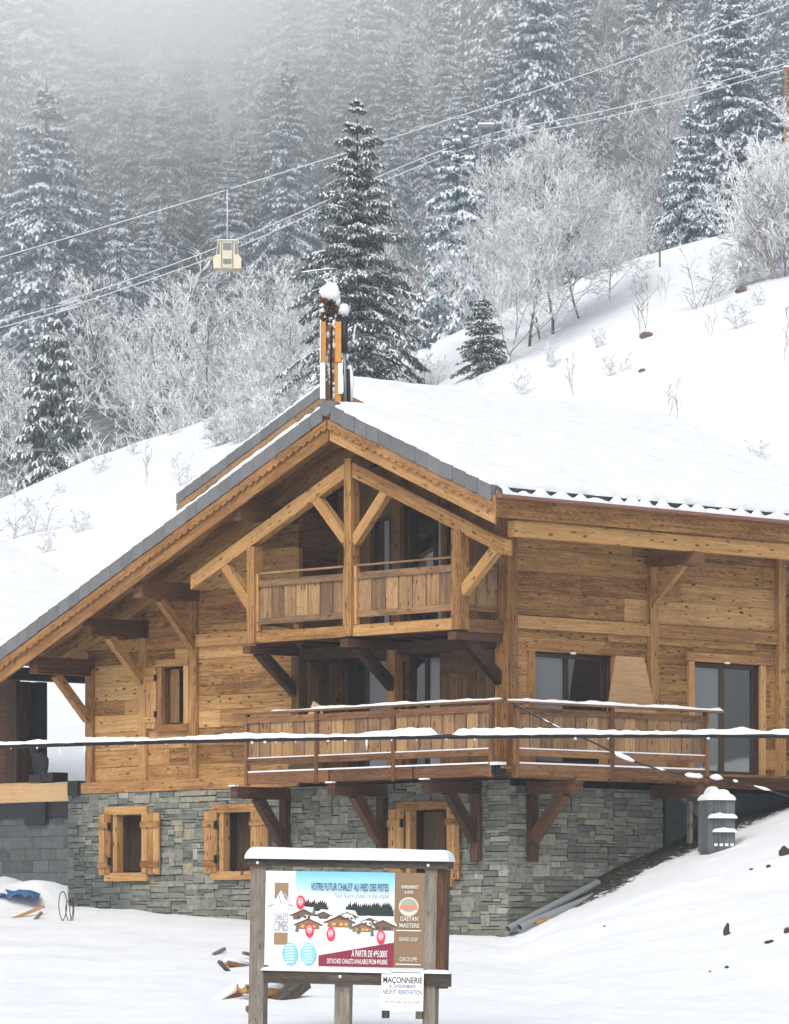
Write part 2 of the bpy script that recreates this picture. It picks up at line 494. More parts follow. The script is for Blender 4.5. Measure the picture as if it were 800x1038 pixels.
CREST_Y = 205.0
_hx = [-60, -12, -6, 0, 2.1, 2.9, 3.7, 5.06, 6.5, 7.9, 12, 30, 80]
_hz = [1.1, 1.25, 1.28, 1.22, 1.18, 1.62, 1.95, 2.56, 3.05, 3.45, 3.9, 5.0, 6.0]
_cx = [-150, -60, -17.4, -13.1, -8.7, -5.2, -2.6, 1.3, 3.5, 7, 10.5, 14.8, 17.4, 60, 150]
_cz = [4, 12, 21.1, 22.9, 24.6, 26.1, 26.7, 27.6, 28.8, 30.3, 31.6, 32.8, 33.4, 40, 46]
def ground_z(X, Y, rough=True):
    X = np.asarray(X, float); Y = np.asarray(Y, float)
    front = np.interp(Y, [-80, 0, 40, 60], [0, 0, .15, .36]) + np.clip((Y - 60) / 28.0, 0, 1.6) * (np.interp(X, _hx, _hz) + .13) * (0.82 + 0.18 * smooth(60, 92, Y))
    zc = np.interp(X, _cx, _cz)
    z105 = np.interp(X, [-60, -10, 0, 8, 14, 40], [4.2, 4.8, 5.4, 7.0, 8.6, 11])
    t = (Y - 105) / (CREST_Y - 105)
    mead = z105 + (zc - z105) * np.clip(t, -.1, 1) ** 1.0
    k = smooth(96, 108, Y)
    z = front * (1 - k) + mead * k
    back = zc - 8 * (1 - np.exp(-np.clip(Y - CREST_Y, 0, None) / 30.0))
    mount = 20 + 0.13 * X + 0.5 * (Y - 300) + 9 * fbm(X / 45 + 3.1, Y / 45, 3)
    mount = np.minimum(mount, 330)
    h = np.maximum(back, mount)
    d = np.abs(back - mount); sm = np.where(d < 8, (8 - d) ** 2 / 32, 0)
    z = np.where(Y > CREST_Y, h + sm * smooth(CREST_Y, 260, Y), z)
    if rough:
        near = 1 - smooth(110, 150, Y)
        z = z + near * (0.12 * fbm(X / 2.3, Y / 2.3, 4) + 0.035 * fbm(X / .6 + 4, Y / .9, 3) + 0.20 * fbm(X / 7.0 + 9, Y / 7.0, 3))
        z = z + (1 - near) * (1 - smooth(230, 300, Y)) * (0.55 * fbm(X / 9.0, Y / 14.0, 4))
        # sloping shoulder and lumps of the dumped snow at the left
        u, v = to_uv(X, Y)
        lm = smooth(12.6, 13.4, u) * (1 - smooth(16.5, 19, u)) * smooth(-5, -1.5, v) * (1 - smooth(1.5, 3, v))
        z = z + lm * (0.45 + 0.25 * vnoise(X * 1.6, Y * 1.6))
        # trough along the side wall where the ground is bare
        tr = smooth(-1.1, -0.1, u) * smooth(0.8, 2.2, v) * (1 - smooth(5.0, 7.0, v)) * (1 - smooth(0.0, 0.5, u))
        z = z + 0.26 * tr
        # soft banks at lower right
        z = z + 0.22 * smooth(4.6, 6.5, X) * smooth(66, 70, Y) * (1 - smooth(72, 80, Y))
    return z
def gz(x, y): return float(ground_z(x, y))

def axis(segs):
    out = []
    for a, b, st in segs:
        out += list(np.arange(a, b, st))
    out.append(segs[-1][1])
    return np.array(out)
gx = axis([(-380, -60, 16), (-60, -22, 2.4), (-22, -11, 0.8), (-11, 11.5, 0.22), (11.5, 22, 0.8), (22, 60, 2.4), (60, 380, 16)])
gy = axis([(-60, 40, 5), (40, 56, 0.8), (56, 100, 0.25), (100, 150, 0.8), (150, 230, 1.6), (230, 300, 4), (300, 560, 5), (560, 860, 25)])
GX, GY = np.meshgrid(gx, gy, indexing='ij')
GZ = ground_z(GX, GY)
verts = np.stack([GX.ravel(), GY.ravel(), GZ.ravel()], 1)
ni, nj = GX.shape
idx = np.arange(ni * nj).reshape(ni, nj)
q = np.stack([idx[:-1, :-1].ravel(), idx[1:, :-1].ravel(), idx[1:, 1:].ravel(), idx[:-1, 1:].ravel()], 1)
me = bpy.data.meshes.new('snow_ground')
me.from_pydata(verts.tolist(), [], q.tolist())
me.polygons.foreach_set('use_smooth', np.ones(len(me.polygons), bool))
# ground: snow, with bare dirt along the wall foot and brushy forest floor on the mountain
m, t, b = new_mat('snow_ground')
L = t.links.new
tc = N(t, 'ShaderNodeTexCoord')
sepg = N(t, 'ShaderNodeSeparateXYZ'); L(tc.outputs['Object'], sepg.inputs[0])
n1 = N(t, 'ShaderNodeTexNoise'); n1.inputs['Scale'].default_value = 1.3; n1.inputs['Detail'].default_value = 10; n1.inputs['Roughness'].default_value = 0.62
L(tc.outputs['Object'], n1.inputs[0])
cr = ramp(t, n1.outputs[0], [(0.3, (0.73, 0.76, 0.80)), (0.7, (0.82, 0.835, 0.86))])
dirt_at = N(t, 'ShaderNodeAttribute', attribute_name='dirt')
n3 = N(t, 'ShaderNodeTexNoise'); n3.inputs['Scale'].default_value = 4.5; n3.inputs['Detail'].default_value = 10; n3.inputs['Roughness'].default_value = 0.75
L(tc.outputs['Object'], n3.inputs[0])
df = math_n(t, 'ADD', dirt_at.outputs['Fac'], math_n(t, 'MULTIPLY_ADD', n3.outputs[0], 3.4, -1.98))
df = math_n(t, 'MULTIPLY', df, 5.0, clamp=True)
df = math_n(t, 'MULTIPLY', df, math_n(t, 'MULTIPLY', dirt_at.outputs['Fac'], 6.0, clamp=True))
n4 = N(t, 'ShaderNodeTexNoise'); n4.inputs['Scale'].default_value = 12; n4.inputs['Detail'].default_value = 8
L(tc.outputs['Object'], n4.inputs[0])
dcol = ramp(t, n4.outputs[0], [(0.3, (0.022, 0.02, 0.018)), (0.6, (0.07, 0.06, 0.05)), (0.75, (0.3, 0.29, 0.28))])
col = mixc(t, df, cr.outputs[0], dcol.outputs[0])
fl = math_n(t, 'MULTIPLY', math_n(t, 'SUBTRACT', sepg.outputs[1], 290.0), 0.03, clamp=True)
n5 = N(t, 'ShaderNodeTexNoise'); n5.inputs['Scale'].default_value = 0.55; n5.inputs['Detail'].default_value = 10; n5.inputs['Roughness'].default_value = 0.8
L(tc.outputs['Object'], n5.inputs[0])
fcol = ramp(t, n5.outputs[0], [(0.40, (0.05, 0.055, 0.055)), (0.55, (0.16, 0.165, 0.17)), (0.68, (0.6, 0.62, 0.64))])
col = mixc(t, fl, col, fcol.outputs[0])
L(col, b.inputs['Base Color'])
b.inputs['Roughness'].default_value = 0.65
b.inputs['Specular IOR Level'].default_value = 0.2
bp = N(t, 'ShaderNodeBump'); bp.inputs['Strength'].default_value = 0.5; bp.inputs['Distance'].default_value = 0.10
L(n1.outputs[0], bp.inputs['Height']); L(bp.outputs[0], b.inputs['Normal'])
me.materials.append(m)
U, V = to_uv(verts[:, 0], verts[:, 1])
side = smooth(-1.25, -0.5, U) * smooth(0.4, 1.4, V) * (1 - smooth(7.0, 9.0, V)) * (1 - smooth(.3, .6, U))
gab = smooth(-0.55, -0.12, V) * (1 - smooth(.2, .5, V)) * smooth(-0.5, 0.0, U) * (1 - smooth(3.0, 6.5, U)) * 0.7
at = me.attributes.new('dirt', 'FLOAT', 'POINT')
at.data.foreach_set('value', np.maximum(side, gab).astype(np.float32))
g = bpy.data.objects.new('snow_ground', me); COL.objects.link(g)
tag(g, 'snow covered ground rising from the road to the meadow and mountainside', None, None, 'structure')

# haze: one closed box of even density round everything
hb = MB(); hb.box(-378, 378, -55, 855, -1.5, 372)
hm = bpy.data.materials.new('haze'); hm.use_nodes = True
ht = hm.node_tree
for n in list(ht.nodes): ht.nodes.remove(n)
ho = ht.nodes.new('ShaderNodeOutputMaterial')
pv = ht.nodes.new('ShaderNodeVolumePrincipled')
pv.inputs['Color'].default_value = (0.82, 0.92, 1.0, 1)
pv.inputs['Density'].default_value = HAZE_DENSITY
pv.inputs['Anisotropy'].default_value = 0.0
ht.links.new(pv.outputs[0], ho.inputs['Volume'])
hz = hb.build('haze', hm)
tag(hz, None, None, None, 'stuff')

# ------------------------------------------------------------------ the chalet
T = lambda u, v, z: (v, u, z)
HROT = math.atan2(EY, EX)
chalet = empty('chalet', (CX0, CY0, 0), HROT)
tag(chalet, 'large new larch chalet on a stacked stone base with two balconies, in the foreground', 'chalet')
def HB(): return MB(T)
RU, RZ, PT = 3.1, 11.6, 0.42
def rz(u): return RZ - PT * abs(u - RU)

def wall_boards(mb, put, a0, a1, z0, z1, course, openings=(), top=None, seed=1, gap=0.007, split=5.0):
    """horizontal boards; put(a, depth, z) gives the point; openings = (a0, a1, z0, z1)"""
    rs = random.Random(seed)
    z = z0
    def ext(zz):
        if top is None: return a0, a1
        return max(a0, top(zz)[0]), min(a1, top(zz)[1])
    while z < z1 - .02:
        h = course * rs.uniform(.82, 1.22)
        zt = min(z + h, z1)
        if z1 - zt < .06: zt = z1
        cuts = [a0]
        x = a0 + rs.uniform(.4, 1) * split
        while x < a1 - .5:
            cuts.append(x); x += split * rs.uniform(.7, 1.2)
        cuts.append(a1)
        for ca, cb in zip(cuts[:-1], cuts[1:]):
            pieces = [(ca, cb, z, zt)]; brnd = rs.random()
            for (o0, o1, p0, p1) in openings:
                nxt = []
                for (x0, x1, y0, y1) in pieces:
                    if x1 <= o0 or x0 >= o1 or y1 <= p0 or y0 >= p1: nxt.append((x0, x1, y0, y1)); continue
                    if x0 < o0: nxt.append((x0, o0, y0, y1))
                    if x1 > o1: nxt.append((o1, x1, y0, y1))
                    xa, xb = max(x0, o0), min(x1, o1)
                    if y0 < p0: nxt.append((xa, xb, y0, p0))
                    if y1 > p1: nxt.append((xa, xb, p1, y1))
                pieces = nxt
            for (x0, x1, y0, y1) in pieces:
                b0, b1 = ext(y0); t0, t1 = ext(y1)
                xb0, xb1 = max(x0, b0), min(x1, b1); xt0, xt1 = max(x0, t0), min(x1, t1)
                if xb1 - xb0 < .02: continue
                if xt1 <= xt0: xt0 = xt1 = (xb0 + xb1) / 2
                d = rs.uniform(-.007, .007)
                P = [put(xb0, d, y0), put(xb1, d, y0), put(xb0, .1, y0), put(xb1, .1, y0),
                     put(xt0, d, y1 - gap), put(xt1, d, y1 - gap), put(xt0, .1, y1 - gap), put(xt1, .1, y1 - gap)]
                mb.hexa(P, 0, brnd)
        z = zt

def stones(mb, put, a0, a1, z0, z1, openings=(), seed=3, top=None):
    rs = random.Random(seed)
    ch, cw = .058, .05
    nr, nc = int(round((z1 - z0) / ch)), int(round((a1 - a0) / cw))
    occ = np.zeros((nr + 1, nc + 1), bool); occ[nr, :] = True; occ[:, nc] = True
    for (o0, o1, p0, p1) in openings:
        i0, i1 = int(round((p0 - z0) / ch)), int(round((p1 - z0) / ch))
        j0, j1 = int(round((o0 - a0) / cw)), int(round((o1 - a0) / cw))
        occ[max(0, i0):max(0, i1), max(0, j0):max(0, j1)] = True
    for i in range(nr):
        for j in range(nc):
            if occ[i, j]: continue
            hmax = rs.choice([1, 1, 2, 2, 2, 2, 3, 3, 4]) if rs.random() < .55 else rs.choice([1, 2, 2])
            lmax = rs.randint(4, 13) if hmax < 3 else rs.randint(4, 9)
            l = 0
            while l < lmax and not occ[i, j + l]: l += 1
            rem = 0
            while j + l + rem < nc and not occ[i, j + l + rem] and rem < 3: rem += 1
            if rem < 3: l += rem if (j + l + rem >= nc or occ[i, j + l + rem]) else 0
            h = 1
            while h < hmax and i + h < nr and not occ[i + h, j:j + l].any(): h += 1
            occ[i:i + h, j:j + l] = True
            g = .006
            A0, A1 = a0 + j * cw + g, a0 + (j + l) * cw - g
            Z0, Z1 = z0 + i * ch + g, z0 + (i + h) * ch - g
            d = rs.uniform(-.03, .012)
            jt = lambda s=.010: rs.uniform(-s, s)
            P = [put(A0 + jt(), d + jt(.012), Z0 + jt()), put(A1 + jt(), d + jt(.012), Z0 + jt()), put(A0, .07, Z0), put(A1, .07, Z0),
                 put(A0 + jt(), d + jt(.012), Z1 + jt()), put(A1 + jt(), d + jt(.012), Z1 + jt()), put(A0, .07, Z1), put(A1, .07, Z1)]
            c = rs.random() * .88
            if rs.random() < .035: c = .96
            elif rs.random() < .03: c = 1.0
            mb.hexa(P, 0, c)

# --- stone base: gable side and the short side-wall return under the balcony
W1, W2, W3 = (10.31, 11.23, 2.90, 4.08), (7.00, 7.95, 2.90, 4.06), (1.47, 2.60, 2.72, 4.00)
GVS = -0.10
sb = HB()
stones(sb, lambda a, d, z: (a, GVS + d, z), -0.10, 12.72, 1.1, 4.50, [W1, W2, W3], 3)
stones(sb, lambda a, d, z: (-0.10 + d, a, z), -0.085, 4.07, 1.1, 4.42, [], 5)
stones(sb, lambda a, d, z: (12.72 - d, a, z), -0.085, 3.0, 1.1, 4.50, [], 9)
stones(sb, lambda a, d, z: (a, 4.07 - d, z), -0.08, 0.6, 1.1, 4.42, [], 10)
base = sb.build('stone_base', M['stone'], chalet)
mo = HB()
def wall_with_holes(mb, a0, a1, d0, d1, z0, z1, holes, put):
    xs = sorted({a0, a1, *[h[0] for h in holes], *[h[1] for h in holes]})
    for xa, xb in zip(xs[:-1], xs[1:]):
        zs = [(z0, z1)]
        for h in holes:
            if h[0] <= xa + 1e-6 and h[1] >= xb - 1e-6:
                zs = [(zz0, min(zz1, h[2])) for zz0, zz1 in zs if zz0 < h[2]] + [(max(zz0, h[3]), zz1) for zz0, zz1 in zs if zz1 > h[3]]
        for zz0, zz1 in zs:
            mb.hexa([put(x, d, z) for z in (zz0, zz1) for d in (d0, d1) for x in (xa, xb)], 0)
wall_with_holes(mo, 0.0, 12.68, 0.0, 0.30, 1.0, 4.49, [W1, W2, W3], lambda a, d, z: (a, -0.045 + d, z))
mo.box(-0.045, 0.25, 0.26, 4.04, 1.0, 4.41)
mo.box(12.45, 12.67, 0.26, 3.0, 1.0, 4.49)
mo.box(0.26, 0.6, 3.85, 4.03, 1.0, 4.41)
mo.build('joint', M['mortar'], base)

# --- unseen solid core added to block light inside the house
co = HB()
def core_prism(u0, u1, v0, v1, zlow):
    pts = []
    us = [u0] + ([RU] if u0 < RU < u1 else []) + [u1]
    for ua, ub in zip(us[:-1], us[1:]):
        co.hexa([(ua, v0, zlow), (ub, v0, zlow), (ua, v1, zlow), (ub, v1, zlow),
                 (ua, v0, rz(ua) - .16), (ub, v0, rz(ub) - .16), (ua, v1, rz(ua) - .16), (ub, v1, rz(ub) - .16)], 1)
core_prism(0.45, 5.65, 1.52, 8.1, 1.0)
core_prism(5.92, 12.05, 0.62, 8.1, 1.0)
co.box(12.06, 12.4, 0.62, 8.1, 1.0, 7.0)
co.box(0.3, 5.6, 0.40, 1.5, 1.0, 4.45)
core = co.build('light_block_core', M['room'], chalet)

# --- timber gable wall (left bay) and return wall of the recess
WL = (9.12, 9.80, 5.86, 7.02)
def topf(off):
    return lambda z: (RU - (RZ - off - z) / PT, RU + (RZ - off - z) / PT)
gb = HB()
wall_boards(gb, lambda a, d, z: (a, d, z), 5.78, 12.2, 4.76, 10.4, .33, [WL], topf(.14), 21, split=5.5)
gwall = gb.build('gable_wall', M['board'], chalet)
gb = HB()
wall_boards(gb, lambda a, d, z: (a, d, z), -0.02, 0.34, 4.60, 10.3, .33, [], topf(.14), 22)
gb.build('corner_wall', M['board'], chalet)
rb = HB()
wall_boards(rb, lambda a, d, z: (5.78 + d * .5, a, z), 0.10, 1.10, 4.70, 9.95, .31, [], None, 23)
wall_boards(rb, lambda a, d, z: (a, 1.0 + d, z), 0.34, 5.78, 4.70, 7.30, .31, [(2.86, 3.72, 4.6, 7.05), (4.30, 5.62, 4.6, 7.05)], None, 24, split=1.4)
# upright planks on the upper recess wall
rs = random.Random(8)
u = 0.34
while u < 5.76:
    wd = rs.uniform(.24, .36); u2 = min(u + wd, 5.77)
    for (za, zb) in ((7.30, min(rz(u), rz(u2)) - .15),):
        mid = (u + u2) / 2
        if 2.72 < mid < 3.70 or 4.30 < mid < 4.86: za = 9.95 if mid < 3.7 else 9.75
        d = rs.uniform(-.01, .01)
        rb.box(u, u2 - .008, 1.0 + d, 1.1, za, zb, 2)
    u = u2
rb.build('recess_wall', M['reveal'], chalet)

# --- timber side wall
WA, DA = (0.66, 2.72, 4.80, 6.93), (5.02, 6.90, 4.72, 6.92)
sw = HB()
wall_boards(sw, lambda a, d, z: (d, a, z), 0.02, 8.2, 4.55, 9.62, .40, [WA, DA], None, 31, split=3.8)
swall = sw.build('side_wall', M['board'], chalet)
bw = HB()
wall_boards(bw, lambda a, d, z: (a, 8.3 - d, z), 0.0, 12.2, 1.2, 11.0, .4, [], topf(.16), 33)
wall_boards(bw, lambda a, d, z: (12.2 - d, a, z), 0.0, 8.2, 4.76, 7.5, .4, [], None, 34)
bw.build('back_wall', M['board'], chalet)
pl = HB(); pl.box(-0.06, 0.3, 4.2, 8.3, 1.2, 4.40); pl.box(12.3, 12.6, 3.0, 8.3, 1.2, 4.48); pl.box(0, 12.4, 8.31, 8.45, 1.2, 4.5)
pl.build('foundation_wall', M['block'], chalet)

def part(name, mat, parent=None):
    mb = HB()
    return mb, (lambda: mb.build(name, M[mat], parent or chalet))

def one_box(name, mat, *a, parent=None, grain=None):
    mb = HB(); mb.box(*a, grain); return mb.build(name, M[mat], parent or chalet)
def one_beam(name, mat, p, q, wd, ht, up=(0, 0, 1), parent=None):
    mb = MB(); mb.beam(T(*p), T(*q), wd, ht, T(*up)); return mb.build(name, M[mat], parent or chalet)

# posts, sill beam and girt of the timber walls
one_box('post', 'beam', -0.10, 0.20, -0.10, 0.16, 4.62, 9.55)           # house corner
for u in (8.85, 10.40, 12.08):
    one_box('post', 'beam', u - .11, u + .11, -0.085, 0.0, 4.76, rz(u) - .75)
one_box('post', 'reveal', 5.68, 5.90, -0.085, 0.0, 4.76, 7.05)
one_box('sill_beam', 'trim', 5.68, 12.32, -0.11, 0.02, 4.53, 4.755)
one_box('girt', 'trim', 5.95, 8.735, -0.075, 0.0, 7.38, 7.62)
one_box('girt', 'trim', 8.965, 10.285, -0.075, 0.0, 7.38, 7.62)
one_box('girt', 'trim', 10.515, 11.40, -0.075, 0.0, 7.38, 7.62)
one_box('girt', 'trim', -0.085, 0.0, 0.17, 3.735, 7.34, 7.575)
one_box('girt', 'trim', -0.085, 0.0, 3.965, 7.385, 7.34, 7.575)
one_box('post', 'beam', -0.105, 0.0, 3.74, 3.96, 4.62, 8.9)
one_box('post', 'beam', -0.105, 0.0, 7.39, 7.60, 4.62, 9.1)
one_box('membrane_flap', 'black', 12.30, 12.62, -0.20, 0.1, 4.50, 4.80)

# --- purlins with braces under the left overhang
for u, zc_, lo in ((5.92, 9.80, 0), (8.85, 8.46, 1), (10.42, 7.80, 1), (12.12, 7.10, 1), (3.07, 10.98, 0), (0.15, 9.85, 0)):
    pu = one_beam('purlin', 'purlin', (u, -1.50, zc_), (u, 0.0 if u > 6 else 1.0, zc_), .26, .34)
    if lo:
        one_beam('brace', 'beam', (u, -0.92, zc_ - .17), (u, -0.07, zc_ - 1.05), .15, .17, (0, 0, 1))
one_beam('purlin', 'purlin', (-1.30, 3.85, 8.78), (-0.0, 3.85, 8.78), .22, .22)
one_beam('brace', 'beam', (-0.86, 3.85, 8.70), (-0.09, 3.85, 8.02), .13, .15)

# --- roof: tile slab, soffit, rafters, barge boards, verge tiles
VF, VR = -1.60, 9.0
UL, UR = 13.0, -1.30
rf = HB()
def slab(mb, ua, ub, v0, v1, top, bot, zf=rz, grain=1):
    mb.hexa([(ua, v0, zf(ua) - bot), (ub, v0, zf(ub) - bot), (ua, v1, zf(ua) - bot), (ub, v1, zf(ub) - bot),
             (ua, v0, zf(ua) - top), (ub, v0, zf(ub) - top), (ua, v1, zf(ua) - top), (ub, v1, zf(ub) - top)], grain)
slab(rf, UR, RU, VF, VR, 0, .095); slab(rf, RU, UL, VF, VR, 0, .095)
roof = rf.build('roof', M['tiledark'], chalet)
so = HB()
rs = random.Random(4)
def soffit_run(mb, ua, ub, v0, v1):
    n = max(1, int(abs(ub - ua) / .17)); 
    for i in range(n):
        a = ua + (ub - ua) * i / n; b_ = ua + (ub - ua) * (i + .96) / n
        mb.hexa([(a, v0, rz(a) - .125), (b_, v0, rz(b_) - .125), (a, v1, rz(a) - .125), (b_, v1, rz(b_) - .125),
                 (a, v0, rz(a) - .098), (b_, v0, rz(b_) - .098), (a, v1, rz(a) - .098), (b_, v1, rz(b_) - .098)], 1)
soffit_run(so, RU + .01, UL - .02, VF + .02, 1.0)
soffit_run(so, UR + .02, RU - .01, VF + .02, 1.0)
soffit_run(so, UR + .02, 0.0, 1.01, VR - .05)
so.build('soffit', M['board'], roof)
def slope_beam(name, mat, ua, ub, v, top, ht, wd, parent=None):
    mb = HB()
    za, zb = rz(ua) - top, rz(ub) - top
    mb.hexa([(ua, v - wd / 2, za - ht), (ub, v - wd / 2, zb - ht), (ua, v + wd / 2, za - ht), (ub, v + wd / 2, zb - ht),
             (ua, v - wd / 2, za), (ub, v - wd / 2, zb), (ua, v + wd / 2, za), (ub, v + wd / 2, zb)], 0)
    return mb.build(name, M[mat], parent or roof)
for v in (-1.40, -0.98, -0.55, -0.14):
    slope_beam('rafter', 'beam', RU + .05, UL - .05, v, .128, .20 if v > -1.2 else .30, .13)
    slope_beam('rafter', 'beam', UR + .12, RU - .05, v, .128, .20, .13)
for v in np.arange(0.5, 8.9, .62):
    slope_beam('rafter', 'beam', UR + .12, 0.25, float(v), .128, .20, .11)

def scallop_poly(L_, h, per=.205, amp=.045):
    pts = [(0, 0), (L_, 0)]
    n = int(L_ / per)
    for i in range(n, 0, -1):
        x = i * L_ / n
        pts += [(x, -h + amp * .2), (x - .16 * L_ / n, -h + amp), (x - .35 * L_ / n, -h + amp * .25), (x - .65 * L_ / n, -h - amp * .35)]
    pts.append((0, -h + amp * .2))
    return pts
def barge(ua, ub, parent, v=-1.66, zf=rz, name='barge_board', top=.275, deep=.66, mat='trim'):
    L_ = math.hypot(ub - ua, zf(ub) - zf(ua))
    ex = ((ub - ua) / L_, 0, (zf(ub) - zf(ua)) / L_)
    mb = HB()
    mb.hexa([(ua, v, zf(ua) - deep), (ub, v, zf(ub) - deep), (ua, v + .05, zf(ua) - deep), (ub, v + .05, zf(ub) - deep),
             (ua, v, zf(ua) - top + .12), (ub, v, zf(ub) - top + .12), (ua, v + .05, zf(ua) - top + .12), (ub, v + .05, zf(ub) - top + .12)], 0)
    o = mb.build(name, M[mat], parent)
    s2 = MB()
    e3 = Vector(T(*ex)); up = Vector((0, 0, 1)); s2.prism(scallop_poly(L_, .175), T(ua, v - .058, zf(ua) - top + .01), e3, up, Vector(T(0, 1, 0)), .056)
    s2.build('scalloped_trim', M[mat], o)
    return o
barge(RU + .02, UL + .02, chalet); barge(RU - .02, UR - .02, chalet)

def verge(ua, ub, v0, v1, parent, zf=rz, n=None, dz=.26):
    mb = HB()
    L_ = abs(ub - ua); n = n or int(L_ / .325)
    rs = random.Random(6)
    sg = 1 if ub > ua else -1
    for i in range(n):
        a = ua + (ub - ua) * i / n; b_ = ua + (ub - ua) * (i + 1.0) / n - sg * .008
        jt = rs.uniform(-.008, .008); ja = rs.uniform(-.006, .006)
        za, zb = zf(a) + .015 + ja, zf(b_) + .030 + jt
        vv = v0 + ja
        mb.hexa([(a, vv, zf(a) - dz + ja), (b_, vv, zf(b_) - dz + .012 + jt), (a, v1, zf(a) - .1), (b_, v1, zf(b_) - .1),
                 (a, vv, za), (b_, vv, zb), (a, v1, za), (b_, v1, zb)], 0)
    o = mb.build('verge_tiles', M['slate'], parent)
    return o
verge(RU + .12, UL, -1.735, -1.52, roof); verge(RU - .12, UR, -1.735, -1.52, roof)
rt = MB(); rt.tube([T(RU, -1.76, RZ - .07), T(RU, -1.45, RZ - .07)], .15, 12)
rt.build('ridge_tiles', M['slate'], roof)

def roof_snow(parent, UL_, UR_, v0, v1, RU_, zf, th, seed, nu=190, nv=80, lip=False, wob=1.0):
    us = np.linspace(UR_, UL_, nu); vs = np.linspace(v0, v1, nv)
    # denser rows near the edges
    e = np.array([0, .012, .03, .06, .10, .15])
    us = np.unique(np.concatenate([us, UR_ + e, UL_ - e, RU_ + np.linspace(-.5, .5, 15)]))
    vs = np.unique(np.concatenate([vs, v0 + e, v1 - e]))
    UU, VV = np.meshgrid(us, vs, indexing='ij')
    d = np.minimum(np.minimum(UU - UR_, UL_ - UU), np.minimum(VV - v0, v1 - VV))
    rd = .14
    f = np.sqrt(np.clip(1 - (1 - np.clip(d / rd, 0, 1)) ** 2, 0, 1))
    zt = np.vectorize(zf)(UU)
    # the ridge is rounded by the snow
    zt = zt - .10 * np.exp(-((UU - RU_) / .30) ** 2)
    tt = th * (1 + .25 * fbm(UU * 1.3 + seed, VV * 1.3, 3)) + .028 * wob * np.sin(UU / .34 * 2 * math.pi + 1.8 * fbm(UU * .4, VV * .5 + seed, 2)) * (0.5 + 1.1 * vnoise(UU * 1.1, VV * .45 + seed))
    tt = tt + .022 * fbm(UU * 3 + seed, VV * 1.5, 3)
    Z = zt + .004 + tt * f
    if lip: Z = Z - .42 * (UU < RU_ + .15) * (VV - v0 < .008)
    # wavy outline at the edges
    wv = .045 * fbm(UU * 2.4 + seed, VV * 2.4, 3)
    edge = 1 - np.clip(d / .3, 0, 1)
    sgn_v = np.where(VV - v0 < v1 - VV, -1, 1) * (np.minimum(VV - v0, v1 - VV) < .3)
    V2 = VV + wv * edge * sgn_v
    sgn_u = np.where(UU - UR_ < UL_ - UU, -1, 1) * (np.minimum(UU - UR_, UL_ - UU) < .3)
    U2 = UU + wv * 1.4 * edge * sgn_u
    mb = HB()
    mb.sheet([[(U2[i, j], V2[i, j], Z[i, j]) for j in range(len(vs))] for i in range(len(us))], flip=False)
    return mb.build('roof_snow', M['snow'], parent)
roof_snow(roof, 13.02, -1.27, -1.70, 9.02, RU, rz, .17, 4)

# gutter with lumps of snow along the right eave
gu = HB()
n = 10
for (v0, v1) in ((-1.62, 9.0),):
    rows = []
    for j, v in enumerate(np.linspace(v0, v1, 12)):
        rows.append([(-1.39 + .085 * math.cos(a), v, 9.63 + .085 * math.sin(a)) for a in np.linspace(math.pi, 2 * math.pi, n)])
    gu.sheet(rows); 
    rows = [[(-1.39 + .079 * math.cos(a), r_[0][1], 9.63 + .079 * math.sin(a)) for a in np.linspace(math.pi, 2 * math.pi, n)] for r_ in rows]
    gu.sheet(rows, flip=True)
    gu.box(-1.478, -1.468, v0, v1, 9.625, 9.64); gu.box(-1.47, -1.31, v0 - .005, v0, 9.55, 9.64)
gutter = gu.build('gutter', M['copper'], chalet)
gs = HB(); rows = []
rs = random.Random(12)
vs = np.arange(-1.60, 9.0, .04)
ph = 0
bump = np.zeros(len(vs))
c = -1.5
while c < 9:
    wd = rs.uniform(.10, .22); hh = rs.uniform(.05, .16)
    bump = np.maximum(bump, hh * np.exp(-((vs - c) / wd) ** 2)); c += rs.uniform(.33, .62)
for v, h in zip(vs, bump):
    hh = .05 + h + .02 * vnoise(v * 9, 3.3)
    rows.append([(-1.39 + .095 * math.cos(a) * (1 if a < 0.01 else 1), v, 9.615 + hh * math.sin(a)) for a in np.linspace(math.pi, 0, 9)])
gs.sheet(rows, flip=True)
gs.build('gutter_snow', M['snow'], gutter)
# fascia with scalloped trim and the eave beam
fascia = one_box('fascia', 'beam', -1.275, -1.235, -1.60, 9.0, 9.22, 9.60)
fs = MB(); fs.prism(scallop_poly(10.6, .15), T(-1.30, -1.60, 9.56), T(0, 1, 0), (0, 0, 1), T(1, 0, 0), .022)
fs.build('scalloped_trim', M['beam'], fascia)
one_box('eave_beam', 'beam', -1.20, -1.02, -1.02, 9.0, 8.90, 9.19, parent=roof)
# downpipe
dp = HB(); dp.tube([(-1.39, 7.75, 9.55), (-1.39, 7.75, 9.42), (-0.16, 7.75, 8.75), (-0.16, 7.75, 4.5)], .055, 10)
for z in (8.3, 6.6, 5.2): dp.box(-.20, 0.0, 7.70, 7.80, z, z + .03)
dp.build('downpipe', M['pipe'], chalet)

